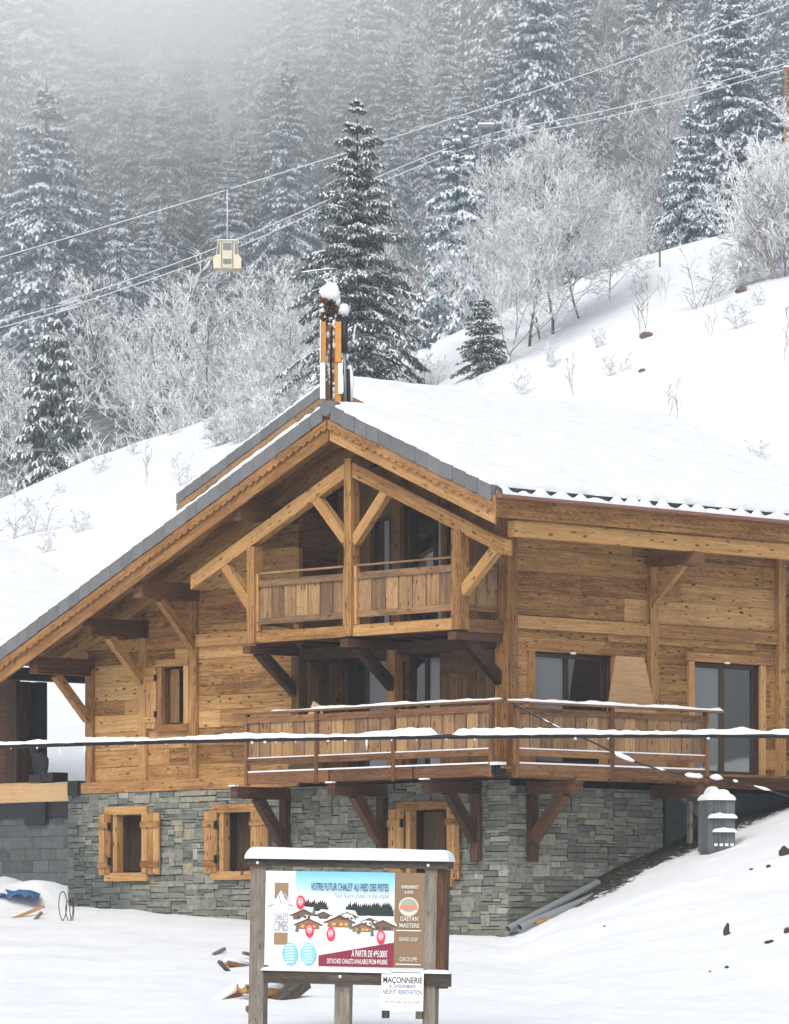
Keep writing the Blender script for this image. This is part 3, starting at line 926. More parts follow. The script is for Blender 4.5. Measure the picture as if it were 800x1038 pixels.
# --- truss in front of the upper balcony
truss = empty('truss'); truss.parent = chalet
def tz(u): return 10.44 - .42 * abs(u - 3.07)
VB = -1.10
for (ua, ub) in ((3.07, -1.12), (3.07, 7.62)):
    mb = HB()
    P = []
    for dz in (-.13, .15):
        for dv in (-.09, .09):
            for u in (ua, ub): P.append((u, VB + dv, tz(u) + dz))
    mb.hexa(P, 0); mb.build('rafter', M['beam'], truss)
one_box('king_post', 'beam', 2.97, 3.17, VB - .115, VB + .105, 7.28, 10.62, parent=truss)
one_box('post', 'beam', 5.73, 5.94, VB - .11, VB + .11, 7.26, 9.13, parent=truss)
one_box('post', 'beam', 0.03, 0.26, VB - .115, VB + .115, 7.26, 9.10, parent=truss)
for p, q in (((4.05, 9.95), (3.15, 9.05)), ((2.05, 9.98), (2.98, 9.05)), ((-0.92, 8.76), (0.05, 7.95)), ((6.70, 8.86), (5.92, 8.0))):
    one_beam('brace', 'beam', (p[0], VB, p[1]), (q[0], VB, q[1]), .15, .20, (0, 0, 1), parent=truss)

# --- upper balcony
ub = HB()
for i in range(10):
    v0 = -0.98 + i * .197
    ub.box(0.05, 5.74, v0, v0 + .19, 7.42, 7.46, 0)
balc2 = ub.build('balcony', M['rail'], chalet)
one_box('front_beam', 'beam', 0.27, 2.96, VB - .07, VB + .07, 7.27, 7.48, parent=balc2)
one_box('front_beam', 'beam', 3.18, 5.72, VB - .07, VB + .07, 7.27, 7.48, parent=balc2)
one_box('end_beam', 'purlin', 0.0, 0.2, -0.98, -.10, 7.22, 7.46, parent=balc2)
one_box('end_beam', 'purlin', 5.75, 5.93, -0.98, -.09, 7.22, 7.46, parent=balc2)
for i in range(7):
    one_box('joist', 'purlin', .7 + i * .72, .85 + i * .72, -1.02, .98, 7.27, 7.41, parent=balc2)

def railing_u(parent, ua, ub_, v, z_thin, z_up, z_lo, pl_w, mat='plank', railmat='plank', thin=True, snow=False, seed=2):
    """railing bay along u: thin top rail, upper rail, boards, lower rail"""
    rs = random.Random(seed)
    if thin: one_box('top_rail', railmat, ua, ub_, v - .05, v + .05, z_thin - .035, z_thin, parent=parent)
    one_box('upper_rail', railmat, ua, ub_, v - .045, v + .03, z_up[0], z_up[1], parent=parent)
    one_box('lower_rail', railmat, ua, ub_, v - .045, v + .03, z_lo[0], z_lo[1], parent=parent)
    mb = HB()
    n = max(1, round((ub_ - ua) / pl_w)); st = (ub_ - ua) / n
    for i in range(n):
        mb.box(ua + i * st + .014, ua + (i + 1) * st - .014, v - .012, v + .014, z_lo[1] - .03, z_up[0] + .03, 2)
    mb.build('railing_boards', M[mat], parent)
def railing_v(parent, va, vb, u, z_up, z_lo, pl_w, mat='plank', railmat='plank'):
    one_box('upper_rail', railmat, u - .03, u + .045, va, vb, z_up[0], z_up[1], parent=parent)
    one_box('lower_rail', railmat, u - .03, u + .045, va, vb, z_lo[0], z_lo[1], parent=parent)
    mb = HB()
    n = max(1, round((vb - va) / pl_w)); st = (vb - va) / n
    for i in range(n):
        mb.box(u - .012, u + .014, va + i * st + .014, va + (i + 1) * st - .014, z_lo[1] - .03, z_up[0] + .03, 2)
    mb.build('railing_boards', M[mat], parent)
railing_u(balc2, 3.26, 5.66, VB, 8.62, (8.34, 8.47), (7.62, 7.74), .36, 'plank', 'plank')
railing_u(balc2, 0.30, 2.88, VB, 8.62, (8.34, 8.47), (7.62, 7.74), .37, 'plank', 'plank')
for u in (2.88, 3.18, 5.66):
    one_box('railing_post', 'beam', u, u + .075, VB - .06, VB + .03, 7.49, 8.60, parent=balc2)
railing_v(balc2, -0.97, -0.13, 0.15, (8.34, 8.47), (7.62, 7.74), .28, 'plank', 'plank')
railing_v(balc2, -0.97, -0.13, 5.84, (8.34, 8.47), (7.62, 7.74), .28, 'plank', 'plank')
# brackets below it
for u in (5.84, 3.07, 0.15):
    br = one_box('bracket', 'dark', u - .11, u + .11, -1.30, -0.005, 7.07, 7.215)
    one_beam('brace', 'dark', (u, -1.0, 7.12), (u, -0.03, 6.36), .17, .2, parent=br)
one_box('post', 'beam', 2.97, 3.19, -0.09, 0.10, 4.66, 7.06)
one_box('header_beam', 'purlin', 0.25, 5.66, -0.02, 0.15, 6.98, 7.21)

# --- recess doors and shutters
def pane_frame(name, mat, put, a0, a1, z0, z1, d0, bar=.07, mull=(), parent=None, glass='glass'):
    """window frame in the plane put(a, depth, z) with its panes"""
    fr = HB(); gl = HB()
    def bx(mb, x0, x1, y0, y1, e0, e1):
        P = [put(x, d, z) for z in (y0, y1) for d in (e0, e1) for x in (x0, x1)]
        mb.hexa(P)
    xs = [a0] + [m_ for m_ in mull] + [a1]
    bx(fr, a0, a1, z0, z0 + bar, d0, d0 + .07); bx(fr, a0, a1, z1 - bar, z1, d0, d0 + .07)
    for i, x in enumerate(xs):
        x0, x1 = (x, x + bar) if i == 0 else ((x - bar, x) if i == len(xs) - 1 else (x - bar * .8, x + bar * .8))
        bx(fr, x0, x1, z0 + bar, z1 - bar, d0, d0 + .07)
    f = fr.build(name, M[mat], parent or chalet)
    gls = glass if isinstance(glass, tuple) else (glass,) * 9
    for i in range(len(xs) - 1):
        xa = xs[i] + (bar if i == 0 else bar * .8); xb = xs[i + 1] - (bar if i + 1 == len(xs) - 1 else bar * .8)
        g_ = HB(); bx(g_, xa, xb, z0 + bar, z1 - bar, d0 + .03, d0 + .05); g_.build('pane', M[gls[i]], f)
    return f
GP = lambda a, d, z: (a, d, z)
SP = lambda a, d, z: (d, a, z)
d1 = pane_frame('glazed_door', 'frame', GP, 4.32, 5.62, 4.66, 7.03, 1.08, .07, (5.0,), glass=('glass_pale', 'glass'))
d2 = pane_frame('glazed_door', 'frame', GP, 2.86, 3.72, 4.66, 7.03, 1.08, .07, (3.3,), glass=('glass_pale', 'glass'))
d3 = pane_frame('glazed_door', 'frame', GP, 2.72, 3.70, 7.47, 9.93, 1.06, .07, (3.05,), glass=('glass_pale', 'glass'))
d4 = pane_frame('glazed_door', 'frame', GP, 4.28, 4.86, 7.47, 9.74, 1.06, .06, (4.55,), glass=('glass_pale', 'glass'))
def shutter(put, a0, a1, z0, z1, d0, parent, battens=(.14, .80), mat='beam', planks=3, thick=.045, out=-1, name='shutter'):
    mb = HB()
    st = (a1 - a0) / planks
    def bx(x0, x1, y0, y1, e0, e1, gr): mb.hexa([put(x, d, z) for z in (y0, y1) for d in (e0, e1) for x in (x0, x1)], gr)
    for i in range(planks):
        bx(a0 + i * st + .004, a0 + (i + 1) * st - .004, z0, z1, d0, d0 + thick, 2)
    H = z1 - z0
    for f_ in battens:
        bx(a0 - .01, a1 + .01, z0 + f_ * H, z0 + f_ * H + .12, d0 - .03, d0 - .001, 0)
    return mb.build(name, M[mat], parent)
# leaf folded against the return wall, and two leaves on the back wall
shutter(lambda a, d, z: (5.70 + d * -1 - .02, a, z), 0.18, 0.98, 4.70, 6.95, -.05, d1, (.88,), 'reveal', 3)
shutter(GP, 1.30, 2.75, 4.70, 6.90, 0.93, d2, (.05, .88), 'reveal', 6)
shutter(GP, 3.82, 4.22, 4.70, 6.90, 0.93, d1, (), 'reveal', 2)
for u in (3.80, 2.62): one_box('post', 'reveal', u - .05, u + .06, 0.90, 0.985, 7.30, 9.9)

# --- side wall window and door with timber surrounds
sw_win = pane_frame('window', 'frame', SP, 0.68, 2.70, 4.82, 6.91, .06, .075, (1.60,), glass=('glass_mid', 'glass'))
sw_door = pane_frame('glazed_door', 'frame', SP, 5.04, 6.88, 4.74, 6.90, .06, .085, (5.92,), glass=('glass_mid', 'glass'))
for f, (a0, a1, z0, z1) in ((sw_win, WA), (sw_door, DA)):
    one_box('lintel', 'trim', -0.075, 0.0, a0 - .22, a1 + .30, z1, z1 + .17, parent=f)
    one_box('jamb', 'trim', -0.06, 0.0, a0 - .16, a0, 4.66, z1 - .002, parent=f)
    one_box('jamb', 'trim', -0.06, 0.0, a1, a1 + .16, 4.66, z1 - .002, parent=f)
    one_box('reveal', 'frame', -0.012, 0.055, a0, a0 + .02, z0, z1 - .003, parent=f)
    one_box('reveal', 'frame', -0.012, 0.055, a1 - .02, a1, z0, z1 - .003, parent=f)
    one_box('lamp_fitting', 'white', -0.11, -0.076, (a0 + a1) / 2 - .12, (a0 + a1) / 2, z1 - .02, z1 + .02, parent=f)

# --- small window in the left gable bay
wl = pane_frame('window', 'frame', GP, 9.14, 9.78, 5.88, 7.0, .20, .06, ())
one_box('lintel', 'trim', 8.98, 9.98, -0.09, 0.0, 7.02, 7.17, parent=wl)
one_box('sill', 'trim', 8.98, 9.98, -0.11, 0.0, 5.72, 5.86, parent=wl)
one_box('jamb', 'trim', 8.98, 9.12, -0.08, 0.0, 5.865, 7.015, parent=wl)
one_box('jamb', 'trim', 9.80, 9.94, -0.08, 0.0, 5.865, 7.015, parent=wl)
one_box('lining', 'reveal', 9.785, 9.80, 0.0, 0.34, 5.88, 7.0, parent=wl)
one_box('lining', 'reveal', 9.12, 9.135, 0.0, 0.34, 5.88, 7.0, parent=wl)
one_box('lining', 'reveal', 9.5, 9.76, .13, .155, 5.9, 6.98, parent=wl, grain=2)
shutter(GP, 9.97, 10.30, 5.80, 7.02, -0.07, wl, (.1, .78), 'beam', 2)
for z in (6.02, 6.75): one_box('hinge', 'iron', 9.93, 9.985, -.125, -.085, z, z + .12, parent=wl)

# --- windows of the stone base
def stone_window(u0, u1, z0, z1, wleft, wright, ang=0):
    f = pane_frame('window', 'frame', GP, u0 + .03, u1 - .03, z0 + .02, z1 - .02, .28, .07, ())
    one_box('lintel', 'beam', u0 - .18, u1 + .22, -0.19, 0.0, z1, z1 + .16, parent=f)
    one_box('sill', 'beam', u0 - .18, u1 + .22, -0.20, 0.0, z0 - .17, z0, parent=f)
    one_box('jamb', 'beam', u1 - .12, u1, -0.15, 0.02, z0 + .003, z1 - .003, parent=f)
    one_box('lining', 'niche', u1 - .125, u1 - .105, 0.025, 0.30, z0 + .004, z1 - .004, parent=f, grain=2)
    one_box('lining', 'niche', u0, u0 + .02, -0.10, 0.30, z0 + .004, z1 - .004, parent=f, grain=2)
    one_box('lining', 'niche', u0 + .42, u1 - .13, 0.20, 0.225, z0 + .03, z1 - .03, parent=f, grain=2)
    if wleft: shutter(GP, u1 + .03, u1 + .03 + wleft, z0 - .04, z1 + .02, -0.20, f, (.12, .76), 'beam', 2)
    if wright: shutter(GP, u0 - .03 - wright, u0 - .03, z0 - .04, z1 + .02, -0.20, f, (.12, .76), 'beam', 3)
    for z in (z0 + .16, z1 - .32): one_box('hinge', 'iron', u1 + .005, u1 + .05, -.26, -.20, z, z + .16, parent=f)
    return f
stone_window(*W1, .36, .54); stone_window(*W2, .38, .52); stone_window(*W3, .40, .34)

# --- main balcony wrapped round the corner
dk = HB()
for i in range(7):
    v0 = -1.44 + i * .21
    dk.box(-1.34, 5.66, v0, v0 + .20, 4.66, 4.70, 0)
for i in range(6):
    u0 = -1.34 + i * .21
    dk.box(u0, u0 + .20, 0.04, 8.9, 4.66, 4.70, 1)
dk.box(0.0, 5.7, 0.04, 1.05, 4.56, 4.695, 0)
balc = dk.build('balcony', M['rail'], chalet)
GV, SU = -1.45, -1.35
one_box('rim_beam', 'rail', 3.32, 5.64, GV - .03, GV + .05, 4.53, 4.755, parent=balc)
one_box('rim_beam', 'rail', 1.02, 3.26, GV - .03, GV + .05, 4.53, 4.755, parent=balc)
one_box('rim_beam', 'rail', -1.03, 0.96, GV - .03, GV + .05, 4.53, 4.755, parent=balc)
one_box('rim_beam', 'rail', SU - .03, SU + .05, -1.18, 1.34, 4.53, 4.755, parent=balc)
one_box('rim_beam', 'rail', SU - .03, SU + .05, 1.40, 3.96, 4.53, 4.755, parent=balc)
one_box('rim_beam', 'rail', -0.62, -0.52, 4.0, 8.9, 4.46, 4.655, parent=balc)
for (a, b_) in ((3.62, 5.64), (1.02, 3.56), (-1.03, 0.96)):
    pass
bays = [(3.68, 5.60), (1.56, 3.60), (-1.02, 1.48)]
for k, (a, b_) in enumerate(bays):
    railing_u(balc, a, b_, GV, 0, (5.70, 5.82), (4.90, 5.02), .325, 'plank', 'rail', thin=False, seed=k)
    mb = HB(); mb.box(a, b_, GV - .035, GV + .04, 5.024, 5.044); mb.box(a, b_, GV - .03, GV + .05, 4.757, 4.784)
    mb.build('snow_strip', M['snow'], balc)
for u in (5.60, 3.60, 1.48, -1.10):
    one_box('railing_post', 'rail', u, u + .08, GV - .06, GV + .03, 4.50, 5.868, parent=balc)
sbays = [(-1.10, 1.30), (1.38, 3.88)]
for k, (a, b_) in enumerate(sbays):
    railing_v(balc, a, b_, SU, (5.66, 5.78), (4.90, 5.02), .31, 'plank', 'rail')
    mb = HB(); mb.box(SU - .035, SU + .04, a, b_, 5.024, 5.046); mb.box(SU - .03, SU + .05, a, b_, 4.757, 4.786)
    mb.build('snow_strip', M['snow'], balc)
for v in (-1.18, 1.30, 3.88):
    one_box('railing_post', 'rail', SU - .06, SU + .03, v, v + .08, 4.50, 5.848, parent=balc)
hr = HB(); hr.box(-1.30, 5.82, GV - .09, GV + .07, 5.87, 5.91, 0); hb2 = hr.build('handrail', M['rail'], balc)
hr = HB(); hr.box(SU - .09, SU + .07, GV + .075, 4.35, 5.85, 5.89, 1); hb3 = hr.build('handrail', M['rail'], balc)
def snow_bead(a, put, w_, h_, seed, parent, step=.05, name='snow_strip', hfn=None):
    mb = HB(); rows = []
    xs = np.arange(a[0], a[1] + step / 2, step)
    for i, x in enumerate(xs):
        e = min(1, min(x - a[0], a[1] - x) / .06 + .15)
        hh = h_ * (1 + .9 * fbm(x * 2.3 + seed, 1.7, 3)) * e
        if hfn: hh *= hfn(x)
        ww = w_ * (1 + .25 * vnoise(x * 4, seed + 5.5))
        rows.append([put(x, ww * math.cos(t_), max(.004, hh) * math.sin(t_)) for t_ in np.linspace(math.pi, 0, 7)])
    mb.sheet(rows); 
    return mb.build(name, M['snow'], parent)
snow_bead((-1.30, 4.9), lambda a, d, h: (a, GV - .01 + d, 5.911 + h), .075, .045, 1, balc, hfn=lambda x: 1.0 if x < 3.8 else .55)
snow_bead((GV + .08, 4.34), lambda a, d, h: (SU - .01 + d, a, 5.891 + h), .075, .055, 2, balc)

# brackets carrying the main balcony
def bracket_g(u, zb):
    br = one_box('bracket', 'dark', u - .1, u + .1, -1.50, -0.12, 4.27, 4.50)
    one_box('wall_post', 'dark', u - .1, u + .1, -0.245, -0.125, zb, 4.262, parent=br)
    one_beam('brace', 'dark', (u, -0.90, 4.30), (u, -0.22, 3.42), .17, .2, parent=br)
    mb = HB(); mb.box(u - .09, u + .10, -1.56, -1.46, 4.502, 4.53); mb.build('snow_strip', M['snow'], br)
for u, zb in ((5.98, 3.2), (3.22, 3.1), (0.66, 3.02)): bracket_g(u, zb)
br = one_box('bracket', 'dark', -1.40, -0.12, .36, .56, 4.25, 4.48)
one_box('wall_post', 'dark', -0.245, -0.125, .36, .56, 3.0, 4.242, parent=br)
one_beam('brace', 'dark', (-1.02, .46, 4.27), (-0.22, .46, 3.42), .17, .2, parent=br)
br = one_box('bracket', 'dark', -1.38, -0.12, 3.7, 3.9, 4.25, 4.48)
lg = HB(); lg.box(-1.26, -1.12, -1.52, -1.30, 4.55, 4.72); lg.box(-1.22, -1.14, -1.56, -1.521, 4.6, 4.7)
lg.build('lantern', M['iron'], balc)
mb = HB(); mb.box(-1.27, -1.10, -1.55, -1.30, 4.725, 4.78); mb.build('snow_strip', M['snow'], balc)

# ------------------------------------------------------------------ leaning panel and scraps on the balcony
def in_house(o):
    o.matrix_world = Matrix.Translation((CX0, CY0, 0)) @ Matrix.Rotation(HROT, 4, 'Z')
    return o
pb = MB()
pb.prism([(1.93, 4.70), (3.86, 4.70), (3.18, 6.90), (2.42, 6.90)], T(-0.46, 0, 0), T(0, 1, 0), (0, 0, 1), T(0.05, 0, 0.0), .5)
o = in_house(pb.build('panel', M['osb']))
tag(o, 'pale tapered board panel standing on the lower balcony in front of the side window', 'panel')
pb = HB()
pb.hexa([(4.1, -1.05, 4.702), (5.0, -1.05, 4.702), (4.1, -0.98, 4.702), (5.0, -.98, 4.702), (4.35, -.7, 6.0), (4.6, -.7, 6.12), (4.35, -.66, 6.0), (4.6, -.66, 6.12)])
o = in_house(pb.build('wood_offcut', M['osb']))
tag(o, 'pale offcut of board leaning behind the left end of the lower balcony railing', 'board')

# ------------------------------------------------------------------ further chalet whose roof shows behind the ridge
def simple_chalet(loc_uv, gzv, ridge_z, left_len, right_len, depth, label, wall_in=1.3, snow_seed=9, front=0.0, low=None):
    u0, v0 = loc_uv
    x, y = to_xy(u0, v0)
    e = empty('chalet', (x, y, 0), HROT)
    tag(e, label, 'chalet')
    zf = lambda u: ridge_z - PT * abs(u)
    mb = HB()
    def sl(ua, ub):
        mb.hexa([(ua, 0, zf(ua) - .1), (ub, 0, zf(ub) - .1), (ua, depth, zf(ua) - .1), (ub, depth, zf(ub) - .1),
                 (ua, 0, zf(ua)), (ub, 0, zf(ub)), (ua, depth, zf(ua)), (ub, depth, zf(ub))], 1)
    sl(-right_len, 0); sl(0, left_len)
    rfp = mb.build('roof', M['slate'], e)
    barge(0.02, left_len, e, -.06, zf, mat='plank'); barge(-.02, -right_len, e, -.06, zf, mat='rail')
    verge(0.1, left_len, -.135, .08, rfp, zf)
    verge(0.1, left_len, depth + .13, depth - .08, rfp, zf); verge(-.1, -right_len, depth + .13, depth - .08, rfp, zf)
    roof_snow(rfp, left_len, -right_len, -.10, depth + .1, 0.0, zf, .16, snow_seed, 90, 50, lip=True, wob=1.6)
    wb = HB()
    wl_, wr_ = left_len - wall_in, -right_len + wall_in
    tp = lambda z: (-(ridge_z - .14 - z) / PT, (ridge_z - .14 - z) / PT)
    zb = gzv + 2.6
    wall_boards(wb, lambda a, d, z: (a, 1.5 + d, z), wr_, wl_, zb, ridge_z - .3, .33, [], tp, snow_seed)
    wall_boards(wb, lambda a, d, z: (a, depth - 1.2 - d, z), wr_, wl_, zb, ridge_z - .3, .33, [], tp, snow_seed + 1)
    wall_boards(wb, lambda a, d, z: (wr_ + d, a, z), 1.5, depth - 1.2, zb, zf(wr_) - .14, .33, [], None, snow_seed + 2)
    wall_boards(wb, lambda a, d, z: (wl_ - d, a, z), 1.5, depth - 1.2, zb, zf(wl_) - .14, .33, [], None, snow_seed + 3)
    wb.build('wall', M['board'], e)
    fb = HB(); fb.box(wr_ + .03, wl_ - .03, 1.55, depth - 1.25, gzv - 3, zb - .005)
    fb.build('foundation_wall', M['block'], e)
    for u in (wl_ - .1, wl_ * .5, 0.0, wr_ + .1):
        pm = HB(); pm.box(u - .13, u + .13, .05, 1.5, zf(u) - .62, zf(u) - .30, 1); pm.build('purlin', M['purlin'], e)
    return e
xr, yr = to_xy(23.1, 17.0)
simple_chalet((23.12, 17.0), gz(xr, yr), 15.42, 5.95, 4.5, 11.2, 'snow roofed chalet further up the slope, its gable roof showing just behind the ridge', snow_seed=19)

# ------------------------------------------------------------------ neighbouring chalet at the far left edge
nb_u, nb_v = 22.0, -1.6
xn, yn = to_xy(nb_u, nb_v)
nb = empty('chalet', (xn, yn, 0), HROT)
tag(nb, 'unfinished neighbouring chalet at the left edge, snowy roof above dark posts', 'chalet')
nzr = 11.05
nzf = lambda u: nzr - PT * abs(u)
NL = [-8.2, 6.0]
mb = HB()
for ua, ub_ in ((NL[0], 0), (0, NL[1])):
    mb.hexa([(ua, 0, nzf(ua) - .1), (ub_, 0, nzf(ub_) - .1), (ua, 5.8, nzf(ua) - .1), (ub_, 5.8, nzf(ub_) - .1),
             (ua, 0, nzf(ua)), (ub_, 0, nzf(ub_)), (ua, 5.8, nzf(ua)), (ub_, 5.8, nzf(ub_))], 1)
nrf = mb.build('roof', M['purlin'], nb)
roof_snow(nrf, NL[1], NL[0], -.05, 5.85, 0.0, nzf, .2, 31, 110, 60, wob=1.5)
def nbx(name, mat, u0, u1, v0, v1, z0, z1, grain=None):
    m_ = HB(); m_.box(u0 - nb_u, u1 - nb_u, v0 - nb_v, v1 - nb_v, z0, z1, grain); return m_.build(name, M[mat], nb)
nbx('eave_beam', 'black', 14.7, 15.0, -1.4, 4.0, 6.98, 7.24)
nbx('post', 'black', 15.12, 15.42, 1.05, 1.30, 4.84, 6.98)
nbx('post', 'dark', 15.22, 15.60, 0.55, 0.95, 4.84, 6.98)
nbx('wall', 'dark', 15.72, 20.0, 0.9, 1.05, 4.84, 7.9)
nbx('floor_edge', 'osb', 12.9, 20.0, 0.30, 0.36, 4.42, 4.80, 0)
nbx('floor', 'osb', 14.2, 20.0, 0.37, 4.0, 4.60, 4.83, 0)
nbx('membrane_strip', 'black', 12.9, 20.0, 0.36, 0.42, 4.10, 4.41)
nbx('membrane_strip', 'black', 13.95, 14.65, 0.30, 0.33, 3.95, 4.41)
mb = HB()
rs = random.Random(2)
z = 1.2; row = 0
while z < 4.12:
    u = 12.74 - (row % 2) * .25
    while u < 20:
        mb.box(max(12.73, u) - nb_u, u + .495 - nb_u, .42 + rs.uniform(-.006, .006) - nb_v, .60 - nb_v, z, z + .243, 0); u += .505
    z += .25; row += 1
mb.build('block_wall', M['block'], nb)
m_ = HB()
m_.box(12.75 - nb_u, 20 - nb_u, .47 - nb_v, .58 - nb_v, 1.0, 4.1); m_.build('joint', M['mortar'], nb)
# drooping black sheet on the floor edge
o = HB(); rows = []
for i, a in enumerate(np.linspace(0, 1, 9)):
    rows.append([(14.85 - .62 * b_ * (0.85 + .15 * math.sin(a * 3)) , .55 + .2 * a, 5.62 - .85 * a ** 1.5 - .28 * b_ * (1 - a) + .05 * math.sin(b_ * 9)) for b_ in np.linspace(0, 1 - .45 * a * a, 8)])
o.sheet(rows); bs = in_house(o.build('plastic_sheet', M['black']))
sm = bs.modifiers.new('thick', 'SOLIDIFY'); sm.thickness = .03
tag(bs, 'crumpled black plastic sheet hanging by the dark posts at the left edge', 'sheet')
o = HB(); o.box(13.7, 14.1, .30, .7, 4.83, 5.02); o.box(14.12, 14.5, .30, .7, 4.83, 4.98)
bl = in_house(o.build('black_block', M['black'])); tag(bl, 'low black block on the raw floor edge at the left, below the plastic sheet', 'block')

# ------------------------------------------------------------------ advertising board
SY = 60.0
YAW, ROLL = R(-15), R(1.1)
sx = (350.0 - 400) / 4700 * SY
sign = empty('sign_board', (sx, SY, 0))
sign.rotation_euler = (0, ROLL, YAW)
tag(sign, 'wooden advertising board with a chalet poster and a cap of snow, before the stone base', 'sign')
K = 60 / 4700.0
def sz(py): return 1.6 + (950 - py) * K          # height of a picture row at the board
HWD = 1.17
def sbx(name, mat, x0, x1, y0, y1, z0, z1, parent=None, grain=None):
    m_ = MB(); m_.box(x0, x1, y0, y1, z0, z1, grain); return m_.build(name, M[mat], parent or sign)
Z_T, Z_B = sz(884), sz(980)
sbx('post', 'grey', -1.29, -1.09, -.10, .10, -0.4, sz(880))
sbx('post', 'grey', 1.05, 1.21, -.10, .10, -0.4, sz(880))
sbx('post', 'grey', -0.14, 0.06, -.07, .09, -0.4, sz(990))
sbx('top_beam', 'signdark', -1.33, 1.36, -.14, .15, sz(879.5), sz(871))
sbx('bottom_beam', 'signdark', -1.088, 1.40, -.125, -.0, sz(998), sz(984.5))
sbx('shaded_post_side', 'dark', 1.212, 1.33, -.09, .11, sz(1000), sz(880))  # dark wood colour stands in for the shaded right side of the post
# round-edged cap of snow
def snow_cap(name, x0, x1, y0, y1, zb, h, parent, seed, n=60):
    rows = []
    xs = np.unique(np.concatenate([np.linspace(x0, x1, n), x0 + np.array([.01, .03, .06, .1]), x1 - np.array([.01, .03, .06, .1])]))
    ts = np.linspace(0, 1, 15)
    for x in xs:
        e = min(x - x0, x1 - x) / .12
        fx = math.sqrt(max(0, 1 - (1 - min(1, e)) ** 2))
        r_ = []
        for k in ts:
            a = math.pi * (1 - k)
            yy = (y0 + y1) / 2 + (y1 - y0) / 2 * math.copysign(abs(math.cos(a)) ** .45, math.cos(a)) * (.75 + .25 * fx)
            zz = zb + h * (max(0, math.sin(a)) ** .5) * fx * (1 + .12 * fbm(x * 2 + seed, k * 2, 3))
            r_.append((x, yy, zz))
        rows.append(r_)
    m_ = MB(); m_.sheet(rows); return m_.build(name, M['snow'], parent)
snow_cap('snow_cap', -1.37, 1.38, -.20, .22, sz(872), .15, sign, 3)
snow_cap('snow_strip', -1.13, 0.62, -.155, -.02, sz(985.5), .05, sign, 8)
snow_cap('snow_strip', 1.02, 1.42, -.155, .0, sz(985), .05, sign, 12, 20)
# poster
poster = sbx('poster', 'white', -1.085, 1.045, -.105, -.085, Z_B, Z_T)
def flat(name, col, poly, layer, rough=.5):
    mt = plain('print_' + name, col, rough, var=.05, bump=0.0)
    m_ = MB(); m_.prism(poly, (0, -.105 - .003 * layer, 0), (1, 0, 0), (0, 0, 1), (0, 1, 0), .0025)
    return m_.build(name, mt, poster)
PW, PH = 2.13, Z_T - Z_B
def pp(a, b_): return (-1.085 + a * PW, Z_T - b_ * PH)       # poster coordinates, from the top left
def rect(a0, b0, a1, b1): return [pp(a0, b0), pp(a1, b0), pp(a1, b1), pp(a0, b1)]
# sky fading to white, printed as a colour gradient of the sheet itself
m_ = MB(); m_.prism(rect(.19, 0, .815, 1.0), (0, -.108, 0), (1, 0, 0), (0, 0, 1), (0, 1, 0), .0025)
ms, ts_, bs_ = new_mat('print_sky')
tcs = N(ts_, 'ShaderNodeTexCoord'); sps = N(ts_, 'ShaderNodeSeparateXYZ'); ts_.links.new(tcs.outputs['Object'], sps.inputs[0])
fz = math_n(ts_, 'MULTIPLY', math_n(ts_, 'SUBTRACT', Z_T, sps.outputs[2]), 1 / PH)
rs_ = ramp(ts_, fz, [(0.0, (0.16, 0.50, 0.78)), (0.14, (0.36, 0.66, 0.84)), (0.30, (0.78, 0.80, 0.82)), (1.0, (0.80, 0.80, 0.81))])
ts_.links.new(rs_.outputs[0], bs_.inputs['Base Color']); bs_.inputs['Roughness'].default_value = .5
m_.build('printed_sky', ms, poster)
def treeline(a0, a1, base, top, seed):
    rs = random.Random(seed); pts = [pp(a0, base), pp(a1, base)]
    n = int((a1 - a0) / .012)
    for i in range(n, -1, -1):
        a = a0 + (a1 - a0) * i / n
        edge = min(1, min(a - a0 + .012, a1 - a + .03) / .05)
        t_ = base + (top - base) * edge * rs.uniform(.82, 1.05)
        pts += [pp(a, t_)]
        if i > 0: pts += [pp(a - (a1 - a0) / n * .5, t_ + .035)]
    return pts
flat('printed_forest', (0.018, 0.028, 0.026), treeline(.20, .40, .42, .29, 3), 2)
flat('printed_forest', (0.018, 0.028, 0.026), treeline(.49, .812, .46, .31, 5), 2)
rs = random.Random(15)
def mini_house(a, b_, s, warm):
    s *= 1.35; b_ += .01
    wall = (.30, .15, .06) if warm else (.16, .10, .07)
    flat('printed_chalet', wall, [pp(a - s, b_), pp(a - s, b_ - s * .8), pp(a, b_ - s * 1.35), pp(a + s, b_ - s * .8), pp(a + s, b_)], 3)
    flat('printed_roof', (.10, .06, .045), [pp(a - s * 1.35, b_ - s * .62), pp(a, b_ - s * 1.62), pp(a + s * 1.35, b_ - s * .62), pp(a + s * 1.2, b_ - s * .5), pp(a, b_ - s * 1.34), pp(a - s * 1.2, b_ - s * .5)], 4)
    flat('printed_snow', (.82, .84, .87), [pp(a - s * 1.35, b_ - s * .66), pp(a - s * .3, b_ - s * 2.1), pp(a + s * .9, b_ - s * 1.9), pp(a + s * 1.35, b_ - s * .66), pp(a, b_ - s * 1.66)], 4)
    for k in (-.5, .1, .5):
        flat('printed_window', (.62, .38, .14) if warm else (.08, .06, .05), [pp(a + k * s - s * .12, b_ - s * .2), pp(a + k * s + s * .16, b_ - s * .2), pp(a + k * s + s * .16, b_ - s * .6), pp(a + k * s - s * .12, b_ - s * .6)], 5)
for a, b_, s, wm in ((.245, .50, .050, 0), (.275, .60, .052, 1), (.37, .49, .036, 0), (.475, .575, .058, 1), (.52, .50, .04, 0), (.615, .62, .045, 1), (.66, .545, .035, 0), (.745, .60, .05, 0)):
    mini_house(a, b_, s, wm)
